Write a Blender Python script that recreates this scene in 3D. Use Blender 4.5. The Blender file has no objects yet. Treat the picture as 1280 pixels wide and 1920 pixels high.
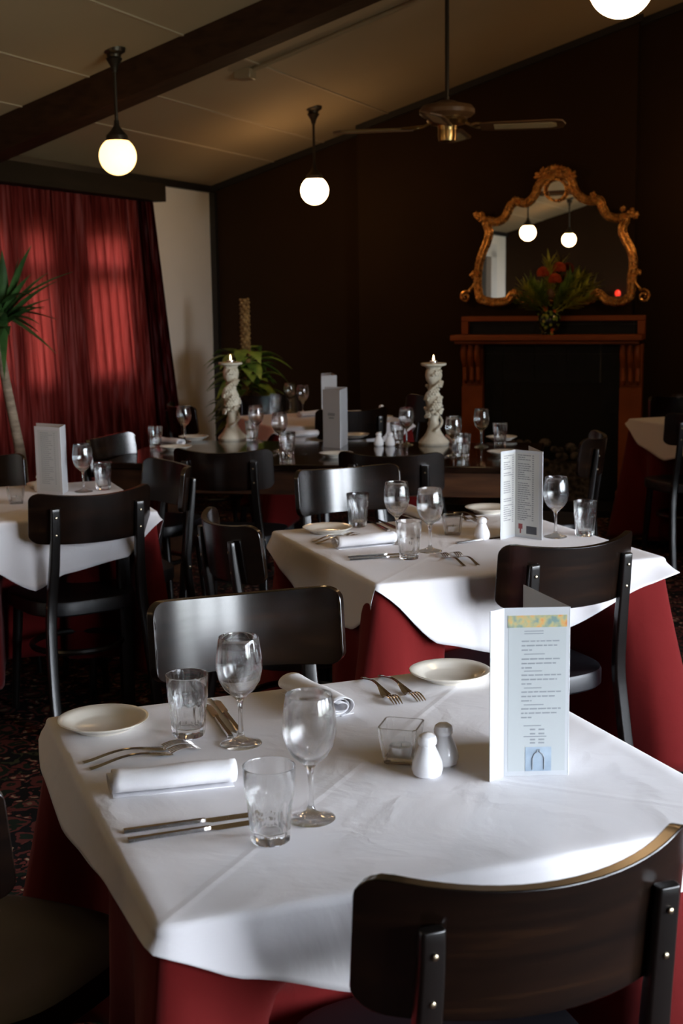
import bpy, math, random
from mathutils import Vector, Matrix
random.seed(7)
sc = bpy.context.scene
COL = sc.collection
PI = math.pi
# ------------------------------------------------------------------ camera
F, PITCH, ROLL, CZ = 2516.6, 0.1616, 0.014, 1.49
fw = Vector((0, math.cos(PITCH), -math.sin(PITCH)))
up0 = Vector((0, math.sin(PITCH), math.cos(PITCH)))
rt0 = Vector((1, 0, 0))
rt = rt0*math.cos(ROLL) - up0*math.sin(ROLL)
up = up0*math.cos(ROLL) + rt0*math.sin(ROLL)
cam_d = bpy.data.cameras.new('camera'); cam = bpy.data.objects.new('camera', cam_d); COL.objects.link(cam)
m = Matrix((rt, up, -fw)).transposed().to_4x4(); m.translation = Vector((0, 0, CZ)); cam.matrix_world = m
cam_d.sensor_fit = 'VERTICAL'; cam_d.sensor_height = 36; cam_d.lens = F*36/1920
cam_d.clip_start = 0.05
cam_d.dof.use_dof = True; cam_d.dof.focus_distance = 2.7; cam_d.dof.aperture_fstop = 8
sc.camera = cam
CAMP = Vector((0, 0, CZ))
def ray(px, py): return fw + rt*((px-640)/F) - up*((py-960)/F)
def at(px, py, z):
    """where the sight line of a photo pixel meets the height z"""
    d = ray(px, py); return CAMP + d*((z-CZ)/d.z)
def atY(px, py, Y):
    d = ray(px, py); return CAMP + d*(Y/d.y)
# ------------------------------------------------------------------ room frame: v along back wall, u towards back wall (0 at back wall)
HD = 0.354
U = Vector((math.sin(HD), math.cos(HD), 0)); V = Vector((math.cos(HD), -math.sin(HD), 0))
_c = atY(396, 350, 10.40); C0 = Vector((_c.x, _c.y, 0)); ZL = _c.z      # back-left corner, low ceiling height
SL = 0.3012
def W(v, u, z): return C0 + V*v + U*u + Vector((0, 0, z))
def room(p): d = p - C0; return d.dot(V), d.dot(U)
def zc(v): return ZL + SL*v
def on_u(px, py, u):
    d = ray(px, py); t = (u-(CAMP-C0).dot(U))/d.dot(U); p = CAMP+d*t; return p
def on_v(px, py, v):
    d = ray(px, py); t = (v-(CAMP-C0).dot(V))/d.dot(V); return CAMP+d*t
def on_ceil(px, py):
    d = ray(px, py); c = CAMP - C0
    t = (ZL + SL*c.dot(V) - c.z)/(d.z - SL*d.dot(V)); return CAMP+d*t
cu, cv = room(CAMP)[1], room(CAMP)[0]
UR = -9.87; VR = 7.6           # rear wall, right wall
# ------------------------------------------------------------------ materials
def mat(name, col=(.8,.8,.8), rough=.5, metal=0, spec=.5, coat=0, build=None, **kw):
    M = bpy.data.materials.new(name); M.use_nodes = True
    nt = M.node_tree; b = nt.nodes['Principled BSDF']
    b.inputs['Base Color'].default_value = (*col, 1); b.inputs['Roughness'].default_value = rough
    b.inputs['Metallic'].default_value = metal; b.inputs['Specular IOR Level'].default_value = spec
    b.inputs['Coat Weight'].default_value = coat
    for k, v in kw.items(): b.inputs[k.replace('_', ' ')].default_value = v
    if build: build(nt, b)
    return M
def N(nt, t, **kw):
    n = nt.nodes.new(t)
    for k, v in kw.items():
        if k in n.inputs.keys() if hasattr(n.inputs, 'keys') else False: n.inputs[k].default_value = v
        else: setattr(n, k, v)
    return n
def ramp(nt, stops, interp='LINEAR'):
    r = nt.nodes.new('ShaderNodeValToRGB'); r.color_ramp.interpolation = interp
    e = r.color_ramp.elements
    while len(e) < len(stops): e.new(.5)
    for k, (p, c) in zip(e, stops): k.position = p; k.color = (*c, 1)
    return r
def noise_mix(scale, stops, vec='Object', detail=4, stretch=(1,1,1), bump=0, bscale=None, distance=.002, rough_var=None):
    def f(nt, b):
        tc = nt.nodes.new('ShaderNodeTexCoord'); mp = nt.nodes.new('ShaderNodeMapping'); mp.inputs['Scale'].default_value = stretch
        nt.links.new(tc.outputs[vec], mp.inputs['Vector'])
        n = nt.nodes.new('ShaderNodeTexNoise'); n.inputs['Scale'].default_value = scale; n.inputs['Detail'].default_value = detail
        nt.links.new(mp.outputs[0], n.inputs['Vector'])
        r = ramp(nt, stops); nt.links.new(n.outputs['Fac'], r.inputs['Fac']); nt.links.new(r.outputs['Color'], b.inputs['Base Color'])
        if rough_var:
            mr = nt.nodes.new('ShaderNodeMapRange'); mr.inputs['To Min'].default_value = rough_var[0]; mr.inputs['To Max'].default_value = rough_var[1]
            nt.links.new(n.outputs['Fac'], mr.inputs['Value']); nt.links.new(mr.outputs[0], b.inputs['Roughness'])
        if bump:
            n2 = nt.nodes.new('ShaderNodeTexNoise'); n2.inputs['Scale'].default_value = bscale or scale*3; n2.inputs['Detail'].default_value = 3
            nt.links.new(mp.outputs[0], n2.inputs['Vector'])
            bp = nt.nodes.new('ShaderNodeBump'); bp.inputs['Strength'].default_value = bump; bp.inputs['Distance'].default_value = distance
            nt.links.new(n2.outputs['Fac'], bp.inputs['Height']); nt.links.new(bp.outputs[0], b.inputs['Normal'])
    return f
M = {}
M['chair_wood'] = mat('dark_chair_wood', rough=.23, spec=.72, coat=.0, build=noise_mix(6, [(.35,(.003,.0015,.0009)),(.6,(.008,.0034,.0016)),(.75,(.020,.008,.003))], stretch=(.6,1,9), bump=.06, bscale=10, distance=.001))
M['post_wood'] = mat('black_post_wood', (.004,.003,.0025), rough=.3, coat=.3, Coat_Roughness=.2)
M['seat'] = mat('black_seat', (.007,.007,.009), rough=.42)
M['bolt'] = mat('steel_bolt', (.42,.35,.24), rough=.3, metal=1)
def cloth_nodes(creases):
    def f(nt, b):
        tc = nt.nodes.new('ShaderNodeTexCoord')
        n = nt.nodes.new('ShaderNodeTexNoise'); n.inputs['Scale'].default_value = 5; n.inputs['Detail'].default_value = 5; n.inputs['Distortion'].default_value = .6
        nt.links.new(tc.outputs['Object'], n.inputs['Vector'])
        v = nt.nodes.new('ShaderNodeTexVoronoi'); v.feature = 'DISTANCE_TO_EDGE'; v.inputs['Scale'].default_value = 3.2
        nm = nt.nodes.new('ShaderNodeVectorMath'); nm.operation = 'MULTIPLY_ADD'
        nt.links.new(n.outputs['Color'], nm.inputs[0]); nm.inputs[1].default_value = (.35,.35,.35); nt.links.new(tc.outputs['Object'], nm.inputs[2])
        nt.links.new(nm.outputs[0], v.inputs['Vector'])
        cl = nt.nodes.new('ShaderNodeMapRange'); cl.inputs['From Max'].default_value = .12; cl.inputs['To Max'].default_value = 1; nt.links.new(v.outputs['Distance'], cl.inputs['Value'])
        h = nt.nodes.new('ShaderNodeMath'); h.operation = 'MULTIPLY_ADD'; nt.links.new(cl.outputs[0], h.inputs[0]); h.inputs[1].default_value = -.16
        nt.links.new(n.outputs['Fac'], h.inputs[2])
        last = h
        if creases:
            sx = nt.nodes.new('ShaderNodeSeparateXYZ'); nt.links.new(tc.outputs['Object'], sx.inputs[0])
            for op in ('ADD', 'SUBTRACT'):
                a = nt.nodes.new('ShaderNodeMath'); a.operation = op; nt.links.new(sx.outputs[0], a.inputs[0]); nt.links.new(sx.outputs[1], a.inputs[1])
                ab = nt.nodes.new('ShaderNodeMath'); ab.operation = 'ABSOLUTE'; nt.links.new(a.outputs[0], ab.inputs[0])
                mr = nt.nodes.new('ShaderNodeMapRange'); mr.inputs['From Max'].default_value = .014; mr.inputs['To Min'].default_value = .13; mr.inputs['To Max'].default_value = 0
                nt.links.new(ab.outputs[0], mr.inputs['Value'])
                s = nt.nodes.new('ShaderNodeMath'); s.operation = 'ADD'; nt.links.new(last.outputs[0], s.inputs[0]); nt.links.new(mr.outputs[0], s.inputs[1]); last = s
        bp = nt.nodes.new('ShaderNodeBump'); bp.inputs['Strength'].default_value = .32; bp.inputs['Distance'].default_value = .012
        nt.links.new(last.outputs[0], bp.inputs['Height'])
        w = nt.nodes.new('ShaderNodeTexNoise'); w.inputs['Scale'].default_value = 900
        nt.links.new(tc.outputs['Object'], w.inputs['Vector'])
        bp2 = nt.nodes.new('ShaderNodeBump'); bp2.inputs['Strength'].default_value = .08; bp2.inputs['Distance'].default_value = .0005
        nt.links.new(w.outputs['Fac'], bp2.inputs['Height']); nt.links.new(bp.outputs[0], bp2.inputs['Normal'])
        nt.links.new(bp2.outputs[0], b.inputs['Normal'])
    return f
M['white_cloth'] = mat('white_linen', (.74,.72,.735), rough=.75, spec=.25, Sheen_Weight=.15, build=cloth_nodes(True))
M['napkin'] = mat('white_napkin', (.82,.81,.83), rough=.85, spec=.2, build=cloth_nodes(False))
M['red_cloth'] = mat('red_linen', (.125,.0062,.006), rough=.85, spec=.12, Sheen_Weight=.08, build=cloth_nodes(False))
M['black_wood'] = mat('polished_dark_table_wood', rough=.13, coat=.4, Coat_Roughness=.08, build=noise_mix(4, [(.35,(.006,.003,.002)),(.7,(.016,.007,.004))], stretch=(1,8,8)))
M['table_side'] = mat('brown_table_wood', rough=.35, build=noise_mix(4, [(.35,(.03,.012,.006)),(.7,(.085,.035,.015))], stretch=(1,8,8)))
M['back_wall'] = mat('brown_painted_wall', rough=.8, spec=.12, build=noise_mix(1.2, [(.3,(.024,.0115,.0042)),(.7,(.031,.015,.0054))], bump=.1, bscale=180, distance=.001))
M['white_wall'] = mat('white_painted_wall', rough=.7, build=noise_mix(1.5, [(.3,(.72,.66,.58)),(.7,(.77,.71,.63))], bump=.05, bscale=200))
M['trim_dark'] = mat('dark_brown_trim', (.012,.010,.008), rough=.45)
M['pelmet'] = mat('dark_pelmet', rough=.7, spec=.15, build=noise_mix(3, [(.3,(.014,.009,.005)),(.7,(.02,.013,.007))], stretch=(1,1,6)))
M['beam'] = mat('stained_beam_wood', rough=.7, spec=.15, build=noise_mix(5, [(.3,(.024,.010,.004)),(.7,(.045,.019,.008))], stretch=(.5,6,6)))
def ceil_nodes(nt, b):
    noise_mix(.7, [(.3,(.36,.27,.165)),(.7,(.41,.31,.19))], bump=.05, bscale=60)(nt, b)
M['ceiling'] = mat('cream_ceiling_panels', rough=.8, build=ceil_nodes)
M['seam'] = mat('ceiling_batten', (.48,.38,.26), rough=.7)
def carpet(nt, b):
    tc = nt.nodes.new('ShaderNodeTexCoord')
    v = nt.nodes.new('ShaderNodeTexVoronoi'); v.inputs['Scale'].default_value = 13; v.inputs['Randomness'].default_value = .75
    nz = nt.nodes.new('ShaderNodeTexNoise'); nz.inputs['Scale'].default_value = 16; nz.inputs['Detail'].default_value = 3
    mx = nt.nodes.new('ShaderNodeVectorMath'); mx.operation = 'MULTIPLY_ADD'; mx.inputs[1].default_value = (.09,.09,0)
    nt.links.new(tc.outputs['Object'], nz.inputs['Vector']); nt.links.new(nz.outputs['Color'], mx.inputs[0]); nt.links.new(tc.outputs['Object'], mx.inputs[2])
    nt.links.new(mx.outputs[0], v.inputs['Vector'])
    r1 = ramp(nt, [(0,(.30,.20,.11)),(.18,(.20,.03,.02)),(.34,(.014,.03,.018)),(.5,(.16,.022,.016)),(.62,(.010,.010,.012)),(.8,(.07,.08,.035)),(.95,(.012,.009,.01))], 'CONSTANT')
    nt.links.new(v.outputs['Distance'], r1.inputs['Fac'])
    v2 = nt.nodes.new('ShaderNodeTexVoronoi'); v2.inputs['Scale'].default_value = 38; nt.links.new(mx.outputs[0], v2.inputs['Vector'])
    r2 = ramp(nt, [(0,(.55,.40,.24)),(.25,(.22,.028,.02)),(.45,(.01,.01,.01))], 'CONSTANT'); nt.links.new(v2.outputs['Distance'], r2.inputs['Fac'])
    sep = nt.nodes.new('ShaderNodeSeparateColor'); nt.links.new(v.outputs['Color'], sep.inputs[0])
    th = nt.nodes.new('ShaderNodeMath'); th.operation = 'GREATER_THAN'; th.inputs[1].default_value = .55; nt.links.new(sep.outputs[0], th.inputs[0])
    mc = nt.nodes.new('ShaderNodeMix'); mc.data_type = 'RGBA'
    nt.links.new(th.outputs[0], mc.inputs['Factor']); nt.links.new(r1.outputs[0], mc.inputs[6]); nt.links.new(r2.outputs[0], mc.inputs[7])
    hs = nt.nodes.new('ShaderNodeHueSaturation'); hs.inputs['Value'].default_value = .6; hs.inputs['Saturation'].default_value = .85; nt.links.new(mc.outputs[2], hs.inputs['Color']); nt.links.new(hs.outputs[0], b.inputs['Base Color'])
    f = nt.nodes.new('ShaderNodeTexNoise'); f.inputs['Scale'].default_value = 500; nt.links.new(tc.outputs['Object'], f.inputs['Vector'])
    bp = nt.nodes.new('ShaderNodeBump'); bp.inputs['Strength'].default_value = .5; bp.inputs['Distance'].default_value = .003
    nt.links.new(f.outputs['Fac'], bp.inputs['Height']); nt.links.new(bp.outputs[0], b.inputs['Normal'])
M['carpet'] = mat('patterned_carpet', rough=.95, spec=.1, build=carpet)
M['gold'] = mat('antique_gold', rough=.32, metal=.85, build=noise_mix(30, [(.25,(.42,.17,.035)),(.7,(.95,.48,.13))], rough_var=(.2,.34), bump=.08))  # noise colour paints in bright highlights and dark shaded crevices
M['mirror'] = mat('mirror_glass', (.80,.78,.74), rough=.005, metal=1)
M['mantel_wood'] = mat('reddish_mantel_wood', rough=.45, spec=.3, build=noise_mix(5, [(.3,(.24,.058,.013)),(.7,(.36,.095,.02))], stretch=(1,6,1), bump=.05))
M['black_tile'] = mat('black_slate_tile', rough=.4, spec=.2, build=noise_mix(9, [(.3,(.007,.008,.009)),(.7,(.013,.014,.016))]))
M['grout'] = mat('grey_grout', (.11,.11,.10), rough=.8)
M['firebox'] = mat('black_firebox', (.004,.004,.004), rough=.9)  # even near-black for the flat slab filling the firebox opening
M['coal'] = mat('grey_coals', rough=.9, build=noise_mix(25, [(.4,(.02,.02,.02)),(.6,(.14,.12,.11))]))
M['brass'] = mat('aged_brass', (.50,.34,.14), rough=.28, metal=1)
M['dark_metal'] = mat('dark_bronze_metal', (.045,.035,.025), rough=.38, metal=.7)
M['fan_wood'] = mat('fan_blade_wood', rough=.4, build=noise_mix(6, [(.3,(.10,.045,.018)),(.7,(.17,.085,.035))], stretch=(1,6,1)))
def cane(nt, b):
    tc = nt.nodes.new('ShaderNodeTexCoord'); ch = nt.nodes.new('ShaderNodeTexChecker'); ch.inputs['Scale'].default_value = 160
    ch.inputs['Color1'].default_value = (.75,.62,.36,1); ch.inputs['Color2'].default_value = (.42,.30,.14,1)
    nt.links.new(tc.outputs['Object'], ch.inputs['Vector']); nt.links.new(ch.outputs['Color'], b.inputs['Base Color'])
M['cane'] = mat('woven_cane', rough=.7, build=cane)
M['plate'] = mat('cream_glazed_china', (.80,.755,.66), rough=.16, spec=.5)
M['china'] = mat('white_glazed_china', (.86,.86,.88), rough=.1)
M['steel'] = mat('polished_steel', (.62,.58,.55), rough=.16, metal=1)
M['wax'] = mat('white_wax', (.85,.82,.76), rough=.5, Subsurface_Weight=.2)
M['alu'] = mat('tealight_aluminium', (.75,.75,.75), rough=.3, metal=1)
M['wick'] = mat('black_wick', (.02,.02,.02), rough=.9)
M['stone'] = mat('ivory_cast_stone', rough=.45, build=noise_mix(14, [(.3,(.46,.40,.29)),(.6,(.70,.65,.53))], bump=.3, distance=.003))
M['paper'] = mat('laminated_white_card', (.53,.545,.565), rough=.22)
M['paper_print'] = mat('pale_grey_green_print', (.47,.50,.505), rough=.25)
M['cream_print'] = mat('cream_printed_card', (.56,.555,.53), rough=.25)
M['ink'] = mat('dark_ink', (.13,.13,.15), rough=.4)
M['ink_grey'] = mat('grey_ink', (.26,.28,.30), rough=.4)
M['ink_dark'] = mat('charcoal_ink', (.05,.05,.06), rough=.4)
M['ink_red'] = mat('wine_red_ink', (.25,.03,.03), rough=.4)
M['print_blue'] = mat('blue_grey_picture', rough=.3, build=noise_mix(18, [(.3,(.22,.29,.38)),(.7,(.45,.54,.62))]))
def fruit(nt, b):
    tc = nt.nodes.new('ShaderNodeTexCoord'); v = nt.nodes.new('ShaderNodeTexNoise'); v.inputs['Scale'].default_value = 70
    nt.links.new(tc.outputs['Object'], v.inputs['Vector'])
    r = ramp(nt, [(.35,(.20,.30,.28)),(.5,(.45,.42,.22)),(.6,(.65,.38,.14)),(.72,(.60,.18,.08))]); nt.links.new(v.outputs['Fac'], r.inputs['Fac']); nt.links.new(r.outputs[0], b.inputs['Base Color'])
M['print_fruit'] = mat('fruit_banner_picture', rough=.3, build=fruit)
M['leaf'] = mat('deep_green_leaf', rough=.4, build=noise_mix(8, [(.3,(.015,.05,.012)),(.7,(.05,.12,.03))]))
M['leaf_light'] = mat('olive_green_leaf', rough=.5, build=noise_mix(20, [(.3,(.28,.34,.04)),(.7,(.68,.66,.08))]))
M['leaf_mid'] = mat('mid_green_leaf', rough=.45, build=noise_mix(12, [(.3,(.09,.18,.03)),(.7,(.28,.40,.06))]))
M['trunk'] = mat('pale_ringed_trunk', rough=.85, build=noise_mix(12, [(.3,(.12,.085,.055)),(.7,(.26,.20,.14))], stretch=(1,1,4), bump=.5, distance=.006))
M['coir'] = mat('golden_coir', rough=.9, build=noise_mix(30, [(.3,(.16,.09,.03)),(.7,(.42,.28,.11))], bump=.6, distance=.006))
M['pot'] = mat('dark_glazed_pot', (.03,.025,.02), rough=.35)
M['soil'] = mat('potting_soil', (.03,.02,.012), rough=1)
M['protea'] = mat('orange_red_protea', rough=.6, build=noise_mix(40, [(.3,(.6,.07,.025)),(.7,(.85,.20,.06))]))
M['bud'] = mat('brown_bud', (.22,.12,.06), rough=.6)
def vase(nt, b):
    tc = nt.nodes.new('ShaderNodeTexCoord'); v = nt.nodes.new('ShaderNodeTexVoronoi'); v.inputs['Scale'].default_value = 34
    nt.links.new(tc.outputs['Object'], v.inputs['Vector'])
    r = ramp(nt, [(0,(.75,.6,.12)),(.22,(.25,.4,.08)),(.42,(.015,.018,.015))], 'CONSTANT'); nt.links.new(v.outputs['Distance'], r.inputs['Fac'])
    v2 = nt.nodes.new('ShaderNodeTexVoronoi'); v2.inputs['Scale'].default_value = 15; nt.links.new(tc.outputs['Object'], v2.inputs['Vector'])
    r2 = ramp(nt, [(0,(1,1,1)),(.32,(0,0,0))], 'CONSTANT'); nt.links.new(v2.outputs['Distance'], r2.inputs['Fac'])
    mc = nt.nodes.new('ShaderNodeMix'); mc.data_type = 'RGBA'; nt.links.new(r2.outputs[0], mc.inputs['Factor']); nt.links.new(r.outputs[0], mc.inputs[6]); mc.inputs[7].default_value = (.75,.16,.03,1)
    nt.links.new(mc.outputs[2], b.inputs['Base Color'])
M['vase'] = mat('painted_majolica', rough=.15, build=vase)
M['door_white'] = mat('white_gloss_paint', (.62,.60,.56), rough=.35)
M['door_dark'] = mat('dark_door_panel', (.012,.013,.014), rough=.12)
M['window_paint'] = mat('white_window_frame', (.6,.58,.54), rough=.4)
M['white_plastic'] = mat('cream_plastic', (.34,.25,.15), rough=.4)
M['red_glass'] = mat('red_glass', (.5,.01,.005), rough=.1, Emission_Color=(1,.04,.02,1), Emission_Strength=1.6)
def emis(name, col, s):
    m_ = bpy.data.materials.new(name); m_.use_nodes = True; nt = m_.node_tree; nt.nodes.clear()
    o = nt.nodes.new('ShaderNodeOutputMaterial'); e = nt.nodes.new('ShaderNodeEmission')
    e.inputs['Color'].default_value = (*col, 1); e.inputs['Strength'].default_value = s
    nt.links.new(e.outputs[0], o.inputs['Surface']); return m_
M['flame'] = emis('candle_flame', (1,.62,.30), 14)
def globe_mat(name, col, s): 
    m_ = mat(name, (.9,.85,.7), rough=.15, Emission_Color=(*col, 1), Emission_Strength=s); return m_
M['globe_a'] = globe_mat('glowing_opal_amber', (1,.60,.22), 3.4)
M['globe_b'] = globe_mat('glowing_opal_white', (1,.62,.30), 22)
def glass(name, tint, f_refr):
    """clear tableware glass: mostly see-through with fresnel reflections, partly refracting"""
    m_ = bpy.data.materials.new(name); m_.use_nodes = True; nt = m_.node_tree; nt.nodes.clear()
    o = nt.nodes.new('ShaderNodeOutputMaterial'); g = nt.nodes.new('ShaderNodeBsdfGlass'); g.inputs['IOR'].default_value = 1.48; g.inputs['Roughness'].default_value = 0
    g.inputs['Color'].default_value = (*tint, 1)
    t = nt.nodes.new('ShaderNodeBsdfTransparent'); t.inputs['Color'].default_value = (*tint, 1)
    gl = nt.nodes.new('ShaderNodeBsdfGlossy'); gl.inputs['Roughness'].default_value = .0; gl.inputs['Color'].default_value = (1,1,1,1)
    lw = nt.nodes.new('ShaderNodeLayerWeight'); lw.inputs['Blend'].default_value = .5
    pw = nt.nodes.new('ShaderNodeMath'); pw.operation = 'POWER'; pw.inputs[1].default_value = 5; nt.links.new(lw.outputs['Facing'], pw.inputs[0])
    ma_ = nt.nodes.new('ShaderNodeMath'); ma_.operation = 'MULTIPLY_ADD'; ma_.inputs[1].default_value = .9; ma_.inputs[2].default_value = .042; nt.links.new(pw.outputs[0], ma_.inputs[0])
    x = nt.nodes.new('ShaderNodeMixShader'); nt.links.new(ma_.outputs[0], x.inputs['Fac']); nt.links.new(t.outputs[0], x.inputs[1]); nt.links.new(gl.outputs[0], x.inputs[2])
    y = nt.nodes.new('ShaderNodeMixShader'); y.inputs['Fac'].default_value = f_refr; nt.links.new(x.outputs[0], y.inputs[1]); nt.links.new(g.outputs[0], y.inputs[2])
    nt.links.new(y.outputs[0], o.inputs['Surface']); return m_
M['glass'] = glass('clear_thin_glass', (.993,.995,.994), .75)
M['glass_thick'] = glass('clear_thick_glass', (.992,.995,.994), .85)
def pane_mat():
    m_ = bpy.data.materials.new('window_pane_glass'); m_.use_nodes = True; nt = m_.node_tree; nt.nodes.clear()
    o = nt.nodes.new('ShaderNodeOutputMaterial'); g = nt.nodes.new('ShaderNodeBsdfGlossy'); g.inputs['Roughness'].default_value = .01
    t = nt.nodes.new('ShaderNodeBsdfTransparent'); t.inputs['Color'].default_value = (.93,.96,.95,1)
    fr = nt.nodes.new('ShaderNodeFresnel'); x = nt.nodes.new('ShaderNodeMixShader')
    nt.links.new(fr.outputs[0], x.inputs['Fac']); nt.links.new(t.outputs[0], x.inputs[1]); nt.links.new(g.outputs[0], x.inputs[2]); nt.links.new(x.outputs[0], o.inputs['Surface']); return m_
M['pane'] = pane_mat()
def sheer(name, col, tcol, ftrans, fopen):
    m_ = bpy.data.materials.new(name); m_.use_nodes = True; nt = m_.node_tree; nt.nodes.clear()
    o = nt.nodes.new('ShaderNodeOutputMaterial')
    tc = nt.nodes.new('ShaderNodeTexCoord'); mp = nt.nodes.new('ShaderNodeMapping'); mp.inputs['Scale'].default_value = (1,1,.03)
    nz = nt.nodes.new('ShaderNodeTexNoise'); nz.inputs['Scale'].default_value = 26; nz.inputs['Detail'].default_value = 5
    nt.links.new(tc.outputs['Object'], mp.inputs[0]); nt.links.new(mp.outputs[0], nz.inputs['Vector'])
    d = nt.nodes.new('ShaderNodeBsdfDiffuse'); d.inputs['Color'].default_value = (*col, 1)
    t = nt.nodes.new('ShaderNodeBsdfTranslucent'); t.inputs['Color'].default_value = (*tcol, 1)
    a = nt.nodes.new('ShaderNodeMixShader'); a.inputs['Fac'].default_value = ftrans
    nt.links.new(d.outputs[0], a.inputs[1]); nt.links.new(t.outputs[0], a.inputs[2])
    p = nt.nodes.new('ShaderNodeBsdfTransparent'); p.inputs['Color'].default_value = (.85,.17,.13,1)
    mr = nt.nodes.new('ShaderNodeMapRange'); mr.inputs['From Min'].default_value = .35; mr.inputs['From Max'].default_value = .7; mr.inputs['To Min'].default_value = 0; mr.inputs['To Max'].default_value = fopen*2
    nt.links.new(nz.outputs['Fac'], mr.inputs['Value'])
    x = nt.nodes.new('ShaderNodeMixShader'); nt.links.new(mr.outputs[0], x.inputs['Fac'])
    nz2 = nt.nodes.new('ShaderNodeTexNoise'); nz2.inputs['Scale'].default_value = 40; nz2.inputs['Detail'].default_value = 3; nt.links.new(mp.outputs[0], nz2.inputs['Vector'])
    r_ = ramp(nt, [(.38,tuple(c*.45 for c in col)),(.5,col),(.68,tuple(min(1,c*1.7+.03*(k>0)) for k,c in enumerate(col)))]); nt.links.new(nz2.outputs['Fac'], r_.inputs['Fac']); nt.links.new(r_.outputs[0], d.inputs['Color'])
    nt.links.new(a.outputs[0], x.inputs[1]); nt.links.new(p.outputs[0], x.inputs[2]); nt.links.new(x.outputs[0], o.inputs['Surface']); return m_
M['sheer'] = sheer('sheer_red_curtain_fabric', (.15,.020,.016), (.26,.03,.022), .2, .03)
M['drape'] = sheer('dense_red_curtain_fabric', (.06,.005,.005), (.06,.005,.005), .15, 0)
M['hedge'] = mat('outdoor_wall', (.30,.27,.24), rough=.9)
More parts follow.
